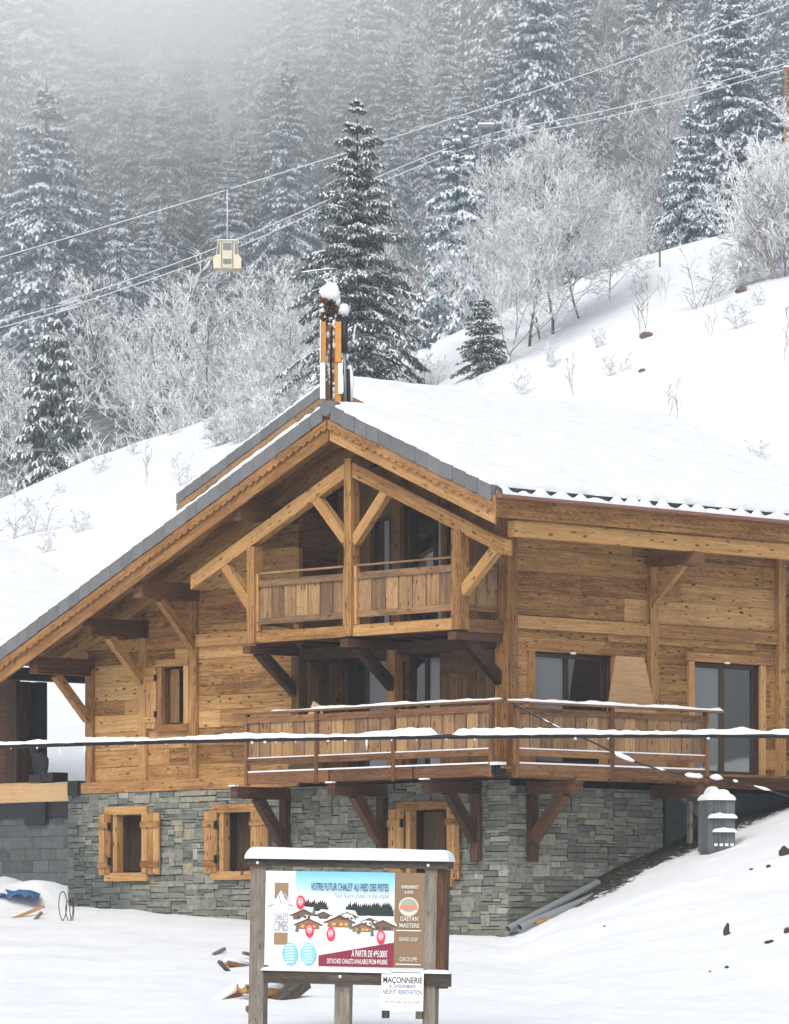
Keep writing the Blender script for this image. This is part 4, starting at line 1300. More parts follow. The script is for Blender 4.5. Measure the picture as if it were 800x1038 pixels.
for a, b_ in ((.31, .44), (.545, .58), (.205, .62), (.68, .65), (.595, .63)):
    flat('printed_fir', (.10, .15, .14), [pp(a - .012, b_ + .02), pp(a, b_ - .09), pp(a + .012, b_ + .02)], 6)
def ellipse(a, b_, ra, rb_, n=22, point=False):
    pts = []
    for i in range(n):
        t_ = 2 * math.pi * i / n
        pts.append(pp(a + ra * math.cos(t_), b_ + rb_ * math.sin(t_)))
    return pts
for a, b_ in ((.225, .33), (.285, .625), (.42, .66), (.735, .68)):
    flat('printed_marker', (.62, .03, .07), ellipse(a, b_, .027, .075), 7)
    flat('printed_marker_face', (.80, .33, .36), ellipse(a, b_ - .01, .018, .045), 8)
flat('printed_band', (.24, .018, .045), [pp(.345, 1.0), pp(.345, .885), pp(.815, .735), pp(.815, 1.0)], 6)
for a in (.165, .28):
    flat('printed_sole', (.22, .55, .80), ellipse(a, .875, .050, .12), 8)
    for k in range(7):
        flat('printed_tread', (.60, .78, .88), [pp(a - .03, .78 + k * .03), pp(a + .025, .77 + k * .03), pp(a + .03, .782 + k * .03), pp(a - .028, .795 + k * .03)], 9)
# logo column
flat('printed_square', (.30, .19, .11), rect(.058, .125, .145, .33), 2)
flat('printed_square', (.30, .19, .11), rect(.058, .655, .145, .78), 2)
flat('printed_peaks', (.80, .80, .82), [pp(.03, .42), pp(.058, .31), pp(.075, .27), pp(.085, .22), (pp(.10, .205)), pp(.115, .26), pp(.125, .235), pp(.145, .30), pp(.17, .40)], 3)
for q in ([(.058, .34), (.085, .22), (.10, .205), (.088, .235)], [(.085, .26), (.10, .36), (.105, .36), (.092, .26)], [(.115, .27), (.125, .24), (.145, .32), (.14, .32)], [(.015, .375), (.058, .345), (.058, .353), (.016, .385)], [(.145, .35), (.175, .36), (.175, .37), (.145, .36)]):
    flat('printed_outline', (.22, .25, .30), [pp(*p_) for p_ in q], 4)
# brown column
flat('printed_column', (.235, .15, .085), rect(.815, 0, 1.0, 1.0), 2)
flat('printed_disc', (.62, .60, .56), ellipse(.905, .355, .062, .10), 4)
flat('printed_disc', (.33, .36, .27), ellipse(.905, .34, .050, .07), 5)
flat('printed_stripe', (.66, .22, .16), rect(.85, .345, .96, .385), 6)
for b_ in (.60, .955): flat('printed_rule', (.72, .70, .66), rect(.83, b_, .985, b_ + .012), 4)
def text(s, a, b_, h, col, parent, wide=None, align='LEFT', layer=10, y0=-.105, shear=0.0, bold=0.0, pos=None, name='lettering'):
    cu = bpy.data.curves.new(name, 'FONT'); cu.body = s
    cu.align_x = align; cu.align_y = 'CENTER'; cu.size = 1.0; cu.extrude = .004; cu.shear = shear; cu.offset = bold
    o = bpy.data.objects.new(name, cu); COL.objects.link(o)
    bpy.context.view_layer.update()
    wd, ht_ = max(o.dimensions.x, .01), .70
    sy = h / ht_; sxx = (wide / wd) if wide else sy
    p_ = pos or pp(a, b_)
    o.rotation_euler = (R(90), 0, 0); o.scale = (sxx, sy, .15)
    o.location = (p_[0], y0 - .003 * layer, p_[1])
    o.parent = parent
    cu.materials.append(col)
    bpy.context.view_layer.update()
    me_ = bpy.data.meshes.new_from_object(o.evaluated_get(bpy.context.evaluated_depsgraph_get()))
    o2 = bpy.data.objects.new(name, me_); COL.objects.link(o2)
    o2.rotation_euler = o.rotation_euler; o2.scale = o.scale; o2.location = o.location; o2.parent = parent
    if not me_.materials: me_.materials.append(col)
    bpy.data.objects.remove(o)
    return o2
MT = {k: plain('ink_' + k, c, .5, var=.03, bump=0.0) for k, c in dict(navy=(.035, .055, .10), grey=(.30, .34, .40), white=(.82, .82, .82), black=(.02, .02, .022), blue=(.08, .17, .36), cream=(.70, .66, .60), pink=(.75, .45, .42), mid=(.25, .26, .28)).items()}
text('VOTRE FUTUR CHALET AU PIED DES PISTES', .29, .165, .095, MT['navy'], poster, .49 * PW, bold=.012)
text('Your future chalet on the slopes', .435, .25, .065, MT['grey'], poster, .345 * PW, shear=.3)
text('A PARTIR DE 495.000€', .555, .862, .085, MT['white'], poster, .225 * PW, bold=.01)
text('DETACHED CHALETS AVAILABLE FROM 495.000€', .40, .945, .062, MT['white'], poster, .38 * PW, bold=.006)
text('CHALETS', .06, .485, .095, MT['mid'], poster, .088 * PW)
text('CIMES', .06, .59, .13, MT['mid'], poster, .088 * PW)
for a, b_ in ((.225, .33), (.285, .615), (.42, .65), (.735, .67)): text('VENDU', a - .013, b_, .03, MT['white'], poster, .028 * PW, layer=11)
text('RENSEIGNEMENTS', .86, .15, .042, MT['white'], poster, .105 * PW)
text('& VENTE', .88, .205, .04, MT['white'], poster, .055 * PW)
text('GAETAN', .855, .485, .06, MT['cream'], poster, .11 * PW, bold=.012)
text('MASTERE', .85, .555, .055, MT['cream'], poster, .125 * PW, bold=.012)
text('GRAND LOGIS', .85, .70, .05, MT['cream'], poster, .115 * PW)
text('GROUPE', .855, .91, .055, MT['cream'], poster, .11 * PW)
# the mason's white board hung at the lower right corner
sb2 = sbx('panel', 'white', 0.52, 1.08, -.20, -.185, sz(1023), sz(985))
mason = sb2
text('MAÇONNERIE', 0, 0, .075, MT['black'], mason, .52, y0=-.20, layer=1, pos=(.54, sz(992.5)), bold=.012)
text('Snc GAYDON BRUNO', 0, 0, .042, MT['black'], mason, .36, y0=-.20, layer=1, pos=(.62, sz(998.5)))
text('NEUF ET RENOVATION', 0, 0, .06, MT['blue'], mason, .52, y0=-.20, layer=1, pos=(.54, sz(1004.5)), bold=.008)
text('tél. 04 50 00 00 00', 0, 0, .03, MT['pink'], mason, .40, y0=-.20, layer=1, pos=(.60, sz(1010.5)))
text('74 350 HAUTE SAVOIE', 0, 0, .036, MT['mid'], mason, .46, y0=-.20, layer=1, pos=(.57, sz(1014.5)))
text('devis gratuit', 0, 0, .026, MT['pink'], mason, .24, y0=-.20, layer=1, pos=(.68, sz(1019)))
sbx('bracket_block', 'signdark', .53, .61, -.19, -.10, sz(1031), sz(1023.3))
sbx('bracket_block', 'signdark', .98, 1.06, -.19, -.10, sz(1031), sz(1023.3))
snow_cap('snow_strip', .50, .66, -.23, -.17, sz(985.3), .035, sign, 18, 12)
for px_, pz in ((-1.19, 876), (1.10, 876), (-.05, 990)):
    m_ = MB(); m_.tube([(px_, -.15, sz(pz)), (px_, -.138, sz(pz))], .02, 8); m_.build('bolt', M['white'], sign)

# ------------------------------------------------------------------ cables
def at(px, py, Y): return Vector(((px - 400) / 4700.0 * Y, Y, 1.6 + (950 - py) / 4700.0 * Y))
# snow laden cable across the foreground
Y1 = 45.0
A, B_ = at(-2600, 690, Y1), at(3300, 665, Y1)
def cab_pt(x):
    # shallow catenary through the measured heights
    px = x / Y1 * 4700 + 400
    py = 757 - .0115 * px - 6.0 * (1 - ((px - 430) / 500.0) ** 2) + 6 - 5
    return Vector((x, Y1, 1.6 + (950 - py) / 4700.0 * Y1))
cx_ = np.linspace(-9, 9, 181)
fc = MB(); fc.tube([cab_pt(x) for x in cx_], .024, 8)
fcab = fc.build('cable', M['cable'])
tag(fcab, 'thick black cable carrying a ridge of snow straight across the front of the chalet', 'cable')
mb = MB(); rows = []
for i, x in enumerate(np.arange(-9, 9, .015)):
    c_ = cab_pt(x)
    f_ = fbm(x * 1.25 + 3.7, 2.2, 2) * 2.2 + fbm(x * 9, 7.7, 3) * .5
    h = .042 + .024 * np.clip(f_, -1.0, 1.4) + .014 * vnoise(x * 22, 1)
    gap = smooth(-.36, -.26, vnoise(x * 1.3 + 40.3, 9.5) + .12 * vnoise(x * 6.1, 2))
    h = max(.0015, float(h * gap)); wv_ = .030 * (0.2 + .8 * float(gap)) * (1 + .4 * vnoise(x * 6, 4))
    zz = .022 + .006 * vnoise(x * 12, 8)
    rows.append([(x, c_.y + wv_ * math.cos(a), c_.z + zz + h * max(0, math.sin(a)) - .012 * (1 - math.sin(a)) * float(gap)) for a in np.linspace(math.pi, 0, 9)])
mb.sheet(rows, flip=True)
mb.build('snow_strip', M['snow'], fcab)
mb = MB(); rs = random.Random(77)
x = -9
while x < 9:
    x += rs.choice([.25, .4, .8, 1.3, .18]) * rs.uniform(.6, 1.4)
    c_ = cab_pt(x); L_ = rs.choice([.012, .016, .02, .02, .10]); w_ = rs.uniform(.008, .022)
    mb.tube([c_ + Vector((0, 0, -.016)), c_ + Vector((rs.uniform(-.01, .01), 0, -.02 - L_ * .4)), c_ + Vector((rs.uniform(-.01, .01), 0, -.02 - L_))], [w_, w_ * .8, w_ * .2], 7)
mb.build('snow_drops', M['snow'], fcab)

# slack cable dropping from the balcony corner to the bank at the right
h0 = Vector((*to_xy(-1.30, -1.40), 5.93))
pts = [h0]
for px, py in ((565, 737), (600, 752), (640, 771), (690, 785), (735, 790), (775, 800), (830, 816)):
    k = (px - 518) / 312.0
    pts.append(at(px, py, h0.y + 1.6 * k))
def resample(pts, n):
    out = []
    for i in range(n):
        t_ = i / (n - 1) * (len(pts) - 1); j = min(int(t_), len(pts) - 2); f_ = t_ - j
        p0, p1, p2, p3 = pts[max(j - 1, 0)], pts[j], pts[j + 1], pts[min(j + 2, len(pts) - 1)]
        out.append(.5 * (2 * p1 + (p2 - p0) * f_ + (2 * p0 - 5 * p1 + 4 * p2 - p3) * f_ * f_ + (3 * p1 - p0 - 3 * p2 + p3) * f_ ** 3))
    return out
cpts = resample(pts, 90)
fc = MB(); fc.tube(cpts, .016, 7)
c2 = fc.build('cable', M['cable'])
tag(c2, 'thin slack cable with snow clumps, sloping from the balcony corner to the right bank', 'cable')
mb = MB()
rs = random.Random(31)
for (a, b_, hh) in ((3, 20, .035), (33, 40, .13), (44, 48, .05), (52, 58, .12), (59, 64, .11), (66, 69, .06), (73, 79, .08), (82, 84, .04)):
    seg = cpts[a:b_]
    n_ = len(seg)
    rad = [max(.012, hh * .55 * math.sin(math.pi * min(1, (i + .4) / n_)) * rs.uniform(.5, 1.1)) for i in range(n_)]
    mb = MB(); mb.tube([p_ + Vector((0, 0, r_ * .35)) for p_, r_ in zip(seg, rad)], rad, 8)
    mb.build('snow_clump', M['snow'], c2)

# lift line high above the forest
LY = 330.0
def lift_cable(pxs, rad, label):
    pts = resample([at(px, py, LY) for px, py in pxs], 80)
    m_ = MB(); m_.tube(pts, rad, 6); o = m_.build('lift_cable', M['zinc']); tag(o, label, 'cable', 'wire ropes of the gondola lift'); return o
def para(x0, y0, x1, y1, x2, y2):
    c_ = np.polyfit([x0, x1, x2], [y0, y1, y2], 2); return [(x, float(np.polyval(c_, x))) for x in np.linspace(-900, 1500, 40)]
lift_cable(para(0, 261, 400, 139, 800, 4), .042, 'topmost white wire rope of the gondola lift, the one that carries the cabin')
lift_cable([(-900, 560)] + [(0, 326), (60, 307), (130, 284), (230, 247), (325, 206), (400, 172), (493, 137), (600, 115), (700, 91), (798, 64), (1500, -130)], .042, 'middle white wire rope of the gondola lift, just above the lowest one')
lift_cable([(-900, 566)] + [(0, 332), (60, 314), (130, 291), (230, 255), (325, 213), (400, 179), (493, 144), (600, 122), (700, 98), (798, 70), (1500, -124)], .04, 'lowest white wire rope of the gondola lift, crossing the forest diagonally')
# gondola cabin
def gondola():
    c_ = at(231, 262, LY)
    g = empty('gondola_cabin', (c_.x, LY - 1.1, c_.z))
    g.rotation_euler = (0, 0, R(2))
    tag(g, 'cream gondola cabin with dark windows hanging from the lift cable in front of the forest', 'gondola')
    k = LY / 4700
    def bx(name, mat, x0, x1, y0, y1, z0, z1, parent=None):
        m_ = MB(); m_.box(x0 * k, x1 * k, y0, y1, z0 * k, z1 * k); return m_.build(name, M[mat], parent or g)
    m_ = MB()
    prof = [(-14, -14), (14, -14), (14.5, -4), (11.5, 0), (9.5, 14), (-9.5, 14), (-11.5, 0), (-14.5, -4)]
    m_.prism([(x * k, z * k) for x, z in prof], (0, -.9, 0), (1, 0, 0), (0, 0, 1), (0, 1, 0), 1.8)
    body = m_.build('cabin', M['cream'], g)
    for xs in ((-5.2, 5.2),):
        bx('door', 'cream', xs[0], xs[1], -.95, -.905, -13, 12, g)
    for s in (-1, 1): bx('door_gap', 'frame', s * 5.6 - .35, s * 5.6 + .35, -.93, -.902, -13, 13)
    bx('window', 'glass', -4.2, 4.2, -.985, -.951, 4.5, 11.5)
    bx('window', 'glass', -4.2, 4.2, -.985, -.951, -9.5, -4.5)
    for s in (-1, 1):
        m_ = MB(); m_.prism([(s * 7.6 * k, 12.5 * k), (s * 9.0 * k, 12.5 * k), (s * 10.8 * k, .5 * k), (s * 7.6 * k, .5 * k)], (0, -.93, 0), (1, 0, 0), (0, 0, 1), (0, 1, 0), .027)
        m_.build('window', M['glass'], g)
    bx('roof', 'white', -10.5, 10.5, -1.0, 1.0, 14, 15)
    for s in (-1, 1): bx('ski_rack', 'iron', s * 14.8 - .8, s * 14.8 + .8, -.6, .6, -11, -6)
    m_ = MB(); m_.tube([(0, .0, 15 * k), (0, .4, 50 * k), (0, 1.1, 72 * k)], .05, 8); m_.build('hanger', M['zinc'], g)
    bx('grip', 'steel', -3, 3, .9, 1.3, 71, 75)
gondola()
# pylons of the lift
def pylon(px, pytop, label, orange):
    c_ = at(px, pytop, LY)
    zb = gz(c_.x, LY) - 1
    p_ = empty('lift_pylon', (c_.x, LY, zb))
    tag(p_, label, 'pylon')
    H = c_.z - zb
    for dx in (-.42, .42):
        m_ = MB(); m_.tube([(dx * 1.8, 0, 0), (dx, 0, H)], [.13, .09], 8); m_.build('leg', M['steel' if not orange else 'trim'], p_)
    for z in (H - .5, H - 4.5, H - 8.5):
        m_ = MB(); m_.box(-.62, .62, -.1, .1, z, z + .2); m_.build('crossarm', M['steel' if not orange else 'trim'], p_)
    snow_cap('snow_cap', -.62, .62, -.15, .15, H - .3, .14, p_, 5, 16)
    return p_
pylon(493, 122, 'slim grey twin-legged lift pylon rising behind the frosted trees', False)
pylon(803, 64, 'orange lift pylon at the right edge carrying the lower ropes', True)

# ------------------------------------------------------------------ folded crane arm behind the ridge
def crane():
    CYY = 105.0
    cx = (340 - 400) / 4700 * CYY
    zb = gz(cx, CYY) - .1
    k = CYY / 4700
    c_ = empty('crane', (cx, CYY, zb))
    tag(c_, 'folded orange crane arm with a lump of snow on top, behind the roof ridge', 'crane')
    zz = lambda py: 1.6 + (950 - py) * k - zb
    def bx(name, mat, x0, x1, y0, y1, p1, p0, parent=None):
        m_ = MB(); m_.box((x0 - 340) * k, (x1 - 340) * k, y0, y1, zz(p1), zz(p0)); return m_.build(name, M[mat], parent or c_)
    bx('mast', 'yellow', 332, 349, .10, .42, 560, 398)
    mb = MB(); mb.box(-1.1, 1.1, -1.1, 1.3, -.8, .55); mb.box(-.7, .7, -.7, .7, .55, 1.6); mb.build('base', M['steel'], c_)
    bx('boom', 'yellow', 325.2, 330.5, -.18, .12, 368, 327); bx('boom', 'yellow', 340.0, 346.0, -.18, .12, 368, 327)
    bx('arm', 'yellow', 339.5, 345.5, -.15, .05, 420, 368.3); bx('arm', 'steel', 326.2, 329.8, -.15, .05, 420, 368.3)
    bx('plate', 'reveal', 330.6, 339.9, -.02, .09, 420, 330)
    for x in (335.8,):
        m_ = MB(); m_.tube([((x - 340) * k, -.08, zz(405)), ((x - 340) * k, -.08, zz(345)), ((x + .6 - 340) * k, -.05, zz(332))], .025, 6); m_.build('hose', M['iron'], c_)
    m_ = MB(); m_.tube([((349.5 - 340) * k, -.1, zz(358)), ((349.5 - 340) * k, -.1, zz(322))], .075, 12); m_.build('ram', M['black'], c_)
    m_ = MB(); m_.tube([((350 - 340) * k, -.1, zz(410)), ((349.5 - 340) * k, -.1, zz(358))], .035, 10); m_.build('ram_rod', M['steel'], c_)
    m_ = MB(); m_.tube([((352.5 - 340) * k, .05, zz(412)), ((353 - 340) * k, .05, zz(374))], .07, 10); m_.build('ram', M['black'], c_)
    rs = random.Random(3)
    m_ = MB()
    for i in range(26):
        x = rs.uniform(327, 344); y = rs.uniform(306, 331); r_ = rs.uniform(.025, .06)
        m_.tube([((x - 340) * k, rs.uniform(-.15, .1), zz(y)), ((x + rs.uniform(-3, 3) - 340) * k, rs.uniform(-.15, .1), zz(y - rs.uniform(3, 7)))], r_, 6)
    m_.build('linkage', M['dark'], c_)
    bx('head', 'iron', 330.5, 339.5, -.02, .3, 330, 304)
    def blob(x, y, rx, rzz, seed, name='snow_clump', n=14):
        m_ = MB(); rows = []
        for i in range(n + 1):
            a = math.pi * i / n; row = []
            for j in range(n + 1):
                b_ = 2 * math.pi * (j % n) / n
                d = Vector((math.sin(a) * math.cos(b_), math.sin(a) * math.sin(b_), math.cos(a)))
                s_ = 1 + .35 * fbm(d.x * 1.7 + seed, d.z * 1.7 + d.y * 1.3 + seed, 3)
                row.append(((x - 340) * k + d.x * rx * k * s_, d.y * rx * k * s_ * .8, zz(y) + d.z * rzz * k * s_))
            rows.append(row)
        m_.sheet(rows, flip=True); m_.build(name, M['snow'], c_)
    blob(334.5, 296, 10.5, 9.5, 3); blob(349, 314, 5.5, 6, 8); blob(341, 304, 4, 5, 12)
    for i in range(26):
        blob(rs.uniform(331, 339), rs.uniform(335, 402), rs.uniform(1.4, 2.9), rs.uniform(1.6, 4.0), i, n=7)
    for i in range(22):
        blob(rs.uniform(326, 345), rs.uniform(306, 332), rs.uniform(1.2, 2.8), rs.uniform(1.2, 2.6), i + 40, n=7)
    bx('snow_strip', 'snow', 324.6, 329.8, -.21, .0, 405, 368.5); bx('snow_strip', 'snow', 343, 347.6, -.19, -.155, 400, 369)
    m_ = MB(); m_.tube([((356.2 - 340) * k, .05, zz(406)), ((356.5 - 340) * k, .05, zz(385)), ((354 - 340) * k, .05, zz(370))], [.03, .06, .05], 8); m_.build('snow_clump', M['snow'], c_)
    for x0 in (324.4,): bx('snow_strip', 'snow', x0, x0 + .9, -.2, .1, 367, 326)
crane()

# ------------------------------------------------------------------ things around the house
def drop(x, y, dz=0): return Vector((x, y, gz(x, y) + dz))
# grey slatted bin
def slat_bin():
    X, Y = 6.03, 86.9
    z0 = 3.20
    b_ = empty('slatted_bin', (X, Y, z0)); b_.rotation_euler = (0, 0, R(20))
    tag(b_, 'grey ribbed bin wrapped with bands of snow, standing on the bank below the glazed door', 'bin')
    m_ = MB()
    for i in range(6):
        x = -.24 + i * .082
        m_.box(x, x + .074, -.26, -.235, 0, .98); m_.box(x, x + .074, .235, .26, 0, .98)
        m_.box(-.265, -.24, x, x + .074, 0, .98); m_.box(.255, .28, x, x + .074, 0, .98)
    m_.box(-.235, .25, -.23, .23, -.3, .95)
    m_.build('slats', M['bin'], b_)
    for z, h, x0 in ((.62, .085, -.29), (.36, .07, -.20)):
        snow_cap('snow_strip', x0, .30, -.33, -.25, z, h, b_, z * 9, 24); snow_cap('snow_strip', x0 + .12, x0 + .33, -.32, -.25, z + .03, h * .9, b_, z * 5, 12)
    m_ = MB()
    for i in range(4): m_.box(-.16 + i * .11, -.10 + i * .11, -.29, -.262, .10, .15)
    m_.build('snow_clump', M['snow'], b_)
    snow_cap('snow_cap', -.29, .30, -.31, .29, .96, .12, b_, 4, 24); snow_cap('snow_cap', -.02, .24, -.2, .22, 1.02, .15, b_, 9, 16); snow_cap('snow_cap', -.20, .04, -.2, .2, 1.02, .20, b_, 19, 16)
slat_bin()
# post and propped board beside it
m_ = HB(); m_.box(-0.55, -0.47, 4.35, 4.43, 2.4, 4.2); m_.box(-0.57, -0.45, 4.33, 4.45, 3.05, 3.3)
o = in_house(m_.build('prop_post', M['grey'])); tag(o, 'thin grey post standing under the balcony end, left of the ribbed bin', 'post')
m_ = MB(); m_.beam(T(-0.42, 4.2, 4.33), T(-0.75, 5.15, 3.42), .05, .12)
o = in_house(m_.build('propped_board', M['grey'])); tag(o, 'grey board propped slantwise between the post and the ribbed bin', 'board')
# plastic pipes and a stick at the foot of the wall
def pipe(p, q, r_, label, mat='pvc', hollow=True):
    m_ = MB()
    p, q = Vector(T(*p)), Vector(T(*q))
    m_.tube([p, q], r_, 14, cap=False)
    if hollow:
        m_.tube([q, p], r_ * .86, 14, cap=False)
        a = (q - p).normalized(); s_ = a.cross(Vector((0, 0, 1))).normalized(); t_ = a.cross(s_)
        for e in (p, q):
            for k_ in range(14):
                c0, c1 = 2 * math.pi * k_ / 14, 2 * math.pi * (k_ + 1) / 14
                d0 = s_ * math.cos(c0) + t_ * math.sin(c0); d1_ = s_ * math.cos(c1) + t_ * math.sin(c1)
                m_.face([tuple(e + d0 * r_), tuple(e + d1_ * r_), tuple(e + d1_ * r_ * .86), tuple(e + d0 * r_ * .86)])
    o = in_house(m_.build('pipe' if hollow else 'stick', M[mat])); tag(o, label, 'pipe' if hollow else 'stick', 'pipes by the stone wall' if hollow else None); return o
def onhouse_z(u, v, dz): 
    x, y = to_xy(u, v); return gz(x, y) + dz
pipe((-0.55, -0.55, onhouse_z(-.55, -.55, .16)), (-0.38, 2.0, 2.62), .075, 'upper grey plastic pipe lying against the foot of the stone wall')
pipe((-0.75, -0.45, onhouse_z(-.75, -.45, .13)), (-0.58, 1.9, 2.42), .075, 'lower pale grey plastic pipe lying beside the stone wall, in front of the other')
pipe((-0.92, -0.2, onhouse_z(-.92, -.2, .07)), (-0.75, 1.5, 2.12), .03, 'thin pale wooden stick lying beside the grey pipes', 'trim', False)
m_ = HB(); m_.beam(T(-.55, -1.25, 1.75), T(-.55, -1.0, 1.8), .25, .22)
# rocks breaking the snow
def rock(x, y, sx_, sy_, sz_, seed, label, sink=.35, mat='rock', name='rock'):
    m_ = MB(); n = 12; rows = []
    for i in range(n + 1):
        a = math.pi * i / n; row = []
        for j in range(n + 1):
            b_ = 2 * math.pi * (j % n) / n
            d = Vector((math.sin(a) * math.cos(b_), math.sin(a) * math.sin(b_), math.cos(a)))
            s_ = 1 + .8 * fbm(d.x * 1.5 + seed * 3.1, d.z * 1.5 + d.y * 1.9 + seed, 3)
            row.append((d.x * sx_ * s_, d.y * sy_ * s_, d.z * sz_ * s_))
        rows.append(row)
    m_.sheet(rows, flip=True)
    o = m_.build(name, M[mat]); o.location = drop(x, y, sz_ * (1 - 2 * sink) * .5)
    tag(o, label, 'rock', 'rocks poking through the snow'); return o
def px_ground(px, py, y0=56, y1=300, st=.1):
    """first point of the ground under a picture point"""
    ys = np.arange(y0, y1, st)
    xs = (px - 400) / 4700 * ys
    zs = 1.6 + (950 - py) / 4700 * ys
    gg = ground_z(xs, ys)
    k_ = np.argmax(gg >= zs)
    if gg[k_] < zs[k_]: return None
    return float(xs[k_]), float(ys[k_])
for i, (px, py, a, b_, c_, lab) in enumerate(((737, 948, .05, .06, .15, 'curved brown clod standing up in the snow at the lower right'), (797, 866, .13, .12, .10, 'dark brown rock at the right edge of the snow bank'), (779, 880, .04, .05, .035, 'small dark stone left of the rock at the right edge'),
                                     (781, 956, .075, .07, .035, 'dark flat stone low in the snow at the right edge'), (798, 946, .05, .06, .06, 'brown stone half buried at the right edge, above the flat one'), (737, 982, .03, .03, .025, 'tiny dark stone below the curved clod'), (720, 986, .02, .02, .015, 'tiny grey pebble left of the stone below the clod'), (762, 882, .035, .03, .02, 'smallest dark stone on the upper right bank'), (613, 940, .02, .02, .02, 'lone pebble in the middle of the snow bank'))):
    g_ = px_ground(px, py)
    if g_: rock(g_[0], g_[1], a, b_, c_, i + 2, lab)
# scrap timber half buried left of the sign
def plank(px0, py0, px1, py1, Y, wd, ht, label, mat='grey', name='plank', snow=0.0):
    p, q = at(px0, py0, Y), at(px1, py1, Y + .6)
    m_ = MB(); m_.beam(p, q, wd, ht); o = m_.build(name, M[mat]); tag(o, label, 'plank', 'scrap timber around the sign'); 
    if snow:
        m2 = MB(); m2.tube([p + Vector((0, 0, ht * .55)), (p + q) / 2 + Vector((0, 0, ht * .6)), q + Vector((0, 0, ht * .55))], [wd * .35, wd * .55, wd * .4], 8); m2.build('snow_cap', M['snow'], o)
    return o
g_ = px_ground(240, 985)
PYY = g_[1] if g_ else 72
plank(228, 976, 252, 981, px_ground(240, 981)[1] - .2, .12, .075, 'reddish brown plank end left of the sign, lying level', 'rail', snow=.5)
plank(219, 1018, 250, 1000, px_ground(235, 1012)[1] - .2, .16, .09, 'long snow covered plank sloping down to the left beside the sign', 'rail', snow=1)
plank(222, 975, 234, 987, px_ground(228, 985)[1] - .2, .05, .05, 'short black stick poking out of the snow left of the sign', 'signdark')
plank(216, 968, 228, 962, px_ground(222, 968)[1] - .2, .04, .06, 'pale splinter of board at the top left of the scrap pile', 'grey')
plank(245, 1002, 286, 1008, px_ground(270, 1012)[1] - .3, .20, .12, 'thick timber end passing behind the left sign post', 'beam', snow=1)
plank(247, 966, 264, 970, px_ground(255, 972)[1] - .2, .06, .05, 'grey batten end beside the left sign post, above the plank', 'grey')
plank(270, 1020, 300, 996, px_ground(285, 1012)[1] - .2, .5, .16, 'black scorched board in the hollow behind the sign', 'signdark')
plank(252, 1022, 262, 1032, px_ground(256, 1030)[1] - .2, .08, .07, 'brown wood chunk at the foot of the left sign post', 'rail')
plank(0, 937, 44, 919, px_ground(20, 930)[1] - .3, .10, .05, 'pale plank on the snow heap at the far left', 'trim')
plank(31, 937, 42, 925, px_ground(36, 932)[1] - .3, .05, .04, 'thin grey lath beside the pale plank at the far left', 'grey')
# blue tarpaulin
g_ = px_ground(12, 912)
m_ = MB(); rows = []
for i in range(14):
    rows.append([(-.55 + i * .085, -.3 + j * .09, .13 * fbm(i * .8, j * .8 + 4, 3) + .06 * math.exp(-((i - 7) / 4.5) ** 2) + .03) for j in range(9)])
m_.sheet(rows)
o = m_.build('tarpaulin', M['tarp']); o.location = drop(g_[0], g_[1], 0.0); sm = o.modifiers.new('thick', 'SOLIDIFY'); sm.thickness = .015
o.rotation_euler = (R(8), 0, 0)
tag(o, 'crumpled blue tarpaulin on the snow below the block wall', 'tarpaulin')
# loops of wire
g_ = px_ground(60, 934)
for i, (dx, h, wd, lab) in enumerate(((0, .62, .22, 'taller loop of dark wire sticking out of the snow by the stone corner'), (.13, .45, .2, 'shorter loop of dark wire beside the stone corner'), (.2, .5, .12, 'narrow loop of dark wire nearest the stone corner'))):
    pts = [Vector((g_[0] + dx + wd * (math.sin(t_) * .5 + t_ * .10), g_[1] + .05 * i, gz(g_[0], g_[1]) - .05 + h * (1 - math.cos(t_ * 1.0)) / 2)) for t_ in np.linspace(0, 2 * math.pi, 24)]
    m_ = MB(); m_.tube(pts, .009, 5); o = m_.build('wire_loop', M['iron']); tag(o, lab, 'wire', 'wire loops')

# ------------------------------------------------------------------ trees
class Fast:
    def __init__(s): s.v = []; s.f = []; s.m = []
    def quad(s, a, b, c, d, m):
        n = len(s.v); s.v += [a, b, c, d]; s.f.append((n, n + 1, n + 2, n + 3)); s.m.append(m)
    def tube3(s, p, q, r0, r1, m, n=3):
        a = (q - p); a = a / (np.linalg.norm(a) + 1e-9)
        ref = np.array([0, 0, 1.0]) if abs(a[2]) < .9 else np.array([1.0, 0, 0])
        t_ = np.cross(a, ref); t_ /= np.linalg.norm(t_); w_ = np.cross(t_, a)
        b = len(s.v)
        for (c, r_) in ((p, r0), (q, r1)):
            for k in range(n):
                an = 2 * math.pi * k / n + .5
                s.v.append(tuple(c + (t_ * math.cos(an) + w_ * math.sin(an)) * r_))
        for k in range(n):
            k2 = (k + 1) % n
            s.f.append((b + k, b + k2, b + n + k2, b + n + k)); s.m.append(m)
    def mesh(s, name, mats):
        me = bpy.data.meshes.new(name); me.from_pydata([tuple(map(float, q)) for q in s.v], [], s.f)
        for mm in mats: me.materials.append(mm)
        me.polygons.foreach_set('material_index', np.array(s.m, np.int32))
        at = me.attributes.new('rnd', 'FLOAT', 'FACE')
        at.data.foreach_set('value', np.random.RandomState(1).rand(len(s.f)).astype(np.float32))
        me.update(); return me

